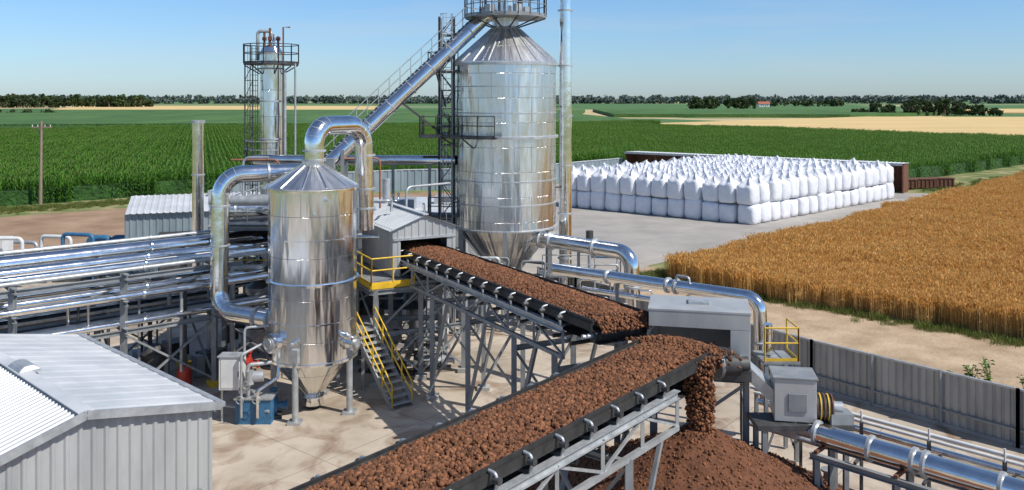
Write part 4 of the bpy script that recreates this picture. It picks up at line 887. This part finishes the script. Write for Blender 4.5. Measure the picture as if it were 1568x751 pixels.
b.tube([(3.0,36.2,3.9),(7.2,32.6,4.0),(7.2,32.6,1)],.11,'pipe',12,bend=.3); b.tube([(6.2,32.2,4.8),(6.2,32.2,5.3),(6.6,31.8,5.3),(6.6,31.8,4.8)],.05,'galv',8,bend=.1)
for q in((4.2,34.1),(6.6,31.9),(8.2,30.4)): b.hb((q[0],q[1],.05),(q[0],q[1],4.6),.14)
b.done()
b=B('access_platform'); b.box((8.85,28.6,3.3),(1.2,1.3,.08),'grey'); b.rail([(8.3,28.0,3.34),(9.4,28.0,3.34),(9.4,29.2,3.34)],'yellow',1.1)
for x in(8.35,9.35):
    for y in(28.05,29.15): b.hb((x,y,.05),(x,y,3.3),.13)
b.beam((8.35,28.05,.3),(9.35,28.05,3.1),.06,.06); b.beam((9.35,28.05,.3),(8.35,28.05,3.1),.06,.06); b.cyl((8.6,28.7,3.4),(8.6,28.7,4.4),.16,'pipe'); b.done()
b=B('silo_base_walkway'); b.box((3.6,45.6,2.6),(4.2,1.6,.07),'grey'); b.rail([(1.6,44.8,2.64),(5.7,44.8,2.64),(5.7,46.4,2.64)],'galv'); 
for x in(1.6,3.6,5.6): b.hb((x,44.9,.05),(x,44.9,2.6),.15); b.beam((x,44.9,.2),(x+1.2,44.9,2.5),.06,.06)
b.cyl((4.2,46.2,2.7),(4.2,46.2,4.4),.1,'galv'); b.cyl((4.2,46.2,4.2),(4.2,46.2,4.8),.2,'dark'); b.tube([(4.2,46.2,3.4),(6.5,46,3.4),(6.5,46,.3)],.07,'blue',8,bend=.2)
for i in range(14): x=rs.uniform(-3,5.5); z=rs.uniform(1,4); y=rs.uniform(42.5,45); b.tube([(x,y,.1),(x,y,z),(x+rs.uniform(.6,2),y,z),(x+rs.uniform(.6,2),y,.1)],rs.choice([.05,.07,.1]),rs.choice(['galv','grey','pipe']),8,bend=.15,n=3)
b.done()
# ------------------------------------------------------------------ foreground warehouse
e=empty('metal_warehouse'); b=B('cladding',e); E=V3((-7.8,22.2,0)); Rg=V3((-9.8,19.5,0)); Wd=V3((-11.8,16.8,0)); D=V3((-6.85,6.35,0)); h=4.0; hr=4.8
b.corr(Wd,E-Wd,(0,0,1),'sheet',.3,.045,top=lambda u:h+(hr-h)*(1-abs(2*u-1))); b.quad(E,E+D,E+D+V3((0,0,h)),E+V3((0,0,h)),'sheet'); b.quad(Wd+D,Wd,Wd+V3((0,0,h)),Wd+D+V3((0,0,h)),'sheet'); b.corr(E+D,Wd-E,(0,0,1),'sheet',.3,.04,top=lambda u:h+(hr-h)*(1-abs(2*u-1)))
g=(E-Rg).normalized(); ex=-D.normalized()*.18; zr=V3((0,0,hr)); ze=V3((0,0,h))
b.corr(E+ze+g*.15+ex+V3((0,0,.02)),D-ex*2,Rg-E-g*.15+V3((0,0,hr-h)),'roof',.62,.016); b.corr(Wd+D+ze-g*.15-ex+V3((0,0,.02)),-D+ex*2,Rg-Wd+g*.15+V3((0,0,hr-h)),'roof',.2,.035)
o=V3((0,0,.07)); b.beam(Rg+zr+ex+o,Rg+D+zr-ex+o,.35,.03,'roof')
b.beam(E+ze+ex*1.15+g*.15,Rg+zr+ex*1.15,.05,.2,'galv'); b.beam(Wd+ze+ex*1.15-g*.15,Rg+zr+ex*1.15,.05,.2,'galv'); b.beam(E+ze+g*.22+ex,E+D+ze+g*.22-ex,.14,.12,'galv')
q=E.lerp(Wd,.12)-D.normalized()*.08; b.box((q.x,q.y,1.0),(.9,.05,2.0),'grey',math.atan2(g.y,g.x))
b.done()
b=B('roof_vent',e); q=Rg+D*.46+zr+g*.12; pts=[]
for k in range(9): 
    t=math.pi*k/8; pts.append((.28*math.cos(t),.2*math.sin(t)))
vs=[];fs=[]
for u in(-.45,.45):
    for x,z in pts: v=q+D.normalized()*u*(.85 if z>.1 else 1)+g*x+V3((0,0,z+.02)); vs.append(v)
for k in range(8): fs.append((k,k+1,9+k+1,9+k))
fs+=[tuple(range(9)),tuple(range(9,18))]; b.add(vs,fs,'galv',False); b.done()
b=B('utility_pole'); b.cyl((-52.5,95,0),(-52.4,95,9.4),.19,'wood',r1=.13,seg=10); b.beam((-53.5,95,8.7),(-51.3,95,8.7),.12,.14,'wood'); b.beam((-53.1,95,8.65),(-52.4,95,8.0),.05,.05,'dark')
for x in(-53.4,-52.8,-52,-51.4): b.cyl((x,95,8.78),(x,95,9.0),.05,'white',seg=8)
b.done()
# ------------------------------------------------------------------ light, sky, camera
az=R(118); el=R(50)
w=bpy.data.worlds.new('World'); S.world=w; w.use_nodes=True; nt=w.node_tree; bg=nt.nodes['Background']; sk=N(nt,'ShaderNodeTexSky'); sk.sky_type='NISHITA'; sk.sun_disc=False; sk.sun_elevation=el; sk.sun_rotation=az; sk.air_density=1.0; sk.dust_density=.3; sk.ozone_density=1.6
LK=nt.links.new
tc=N(nt,'ShaderNodeTexCoord'); sp=N(nt,'ShaderNodeSeparateXYZ'); LK(tc.outputs['Generated'],sp.inputs[0])
tint=ramp(nt,[(0,(.41,.54,.77)),(.12,(.42,.58,.78)),(.6,(.5,.54,.60))]); LK(sp.outputs[2],tint.inputs[0])
sc2=N(nt,'ShaderNodeVectorMath',operation='SCALE'); sc2.inputs['Scale'].default_value=2.0; LK(tint.outputs[0],sc2.inputs[0])
mu=N(nt,'ShaderNodeVectorMath',operation='MULTIPLY'); LK(sk.outputs[0],mu.inputs[0]); LK(sc2.outputs[0],mu.inputs[1])
mp=N(nt,'ShaderNodeMapping'); mp.inputs['Scale'].default_value=(1,1,9); nz=N(nt,'ShaderNodeTexNoise'); nz.inputs['Scale'].default_value=2.2; nz.inputs['Detail'].default_value=7; nz.inputs['Distortion'].default_value=.5
LK(tc.outputs['Generated'],mp.inputs[0]); LK(mp.outputs[0],nz.inputs['Vector']); rp=ramp(nt,[(.5,0.),(.8,.35)]); LK(nz.outputs[0],rp.inputs[0])
mx=N(nt,'ShaderNodeMixRGB'); LK(rp.outputs[0],mx.inputs[0]); LK(mu.outputs[0],mx.inputs[1]); mx.inputs[2].default_value=(6.8,7.4,8.0,1); LK(mx.outputs[0],bg.inputs[0]); bg.inputs[1].default_value=.088
sl=bpy.data.lights.new('sun','SUN'); sl.energy=4.8; sl.angle=R(.5); sl.color=(1,.95,.87); so=bpy.data.objects.new('sun',sl); COL.objects.link(so)
sdir=Vector((math.sin(az)*math.cos(el),math.cos(az)*math.cos(el),math.sin(el))); so.rotation_euler=sdir.to_track_quat('Z','Y').to_euler(); so.location=(20,-20,60)
cam=bpy.data.cameras.new('camera'); co=bpy.data.objects.new('camera',cam); COL.objects.link(co); S.camera=co
co.location=(0,0,12); co.rotation_euler=(R(90),0,0); cam.sensor_width=36; cam.lens=30.0; cam.shift_y=-.1438; cam.clip_end=12000; cam.clip_start=.1
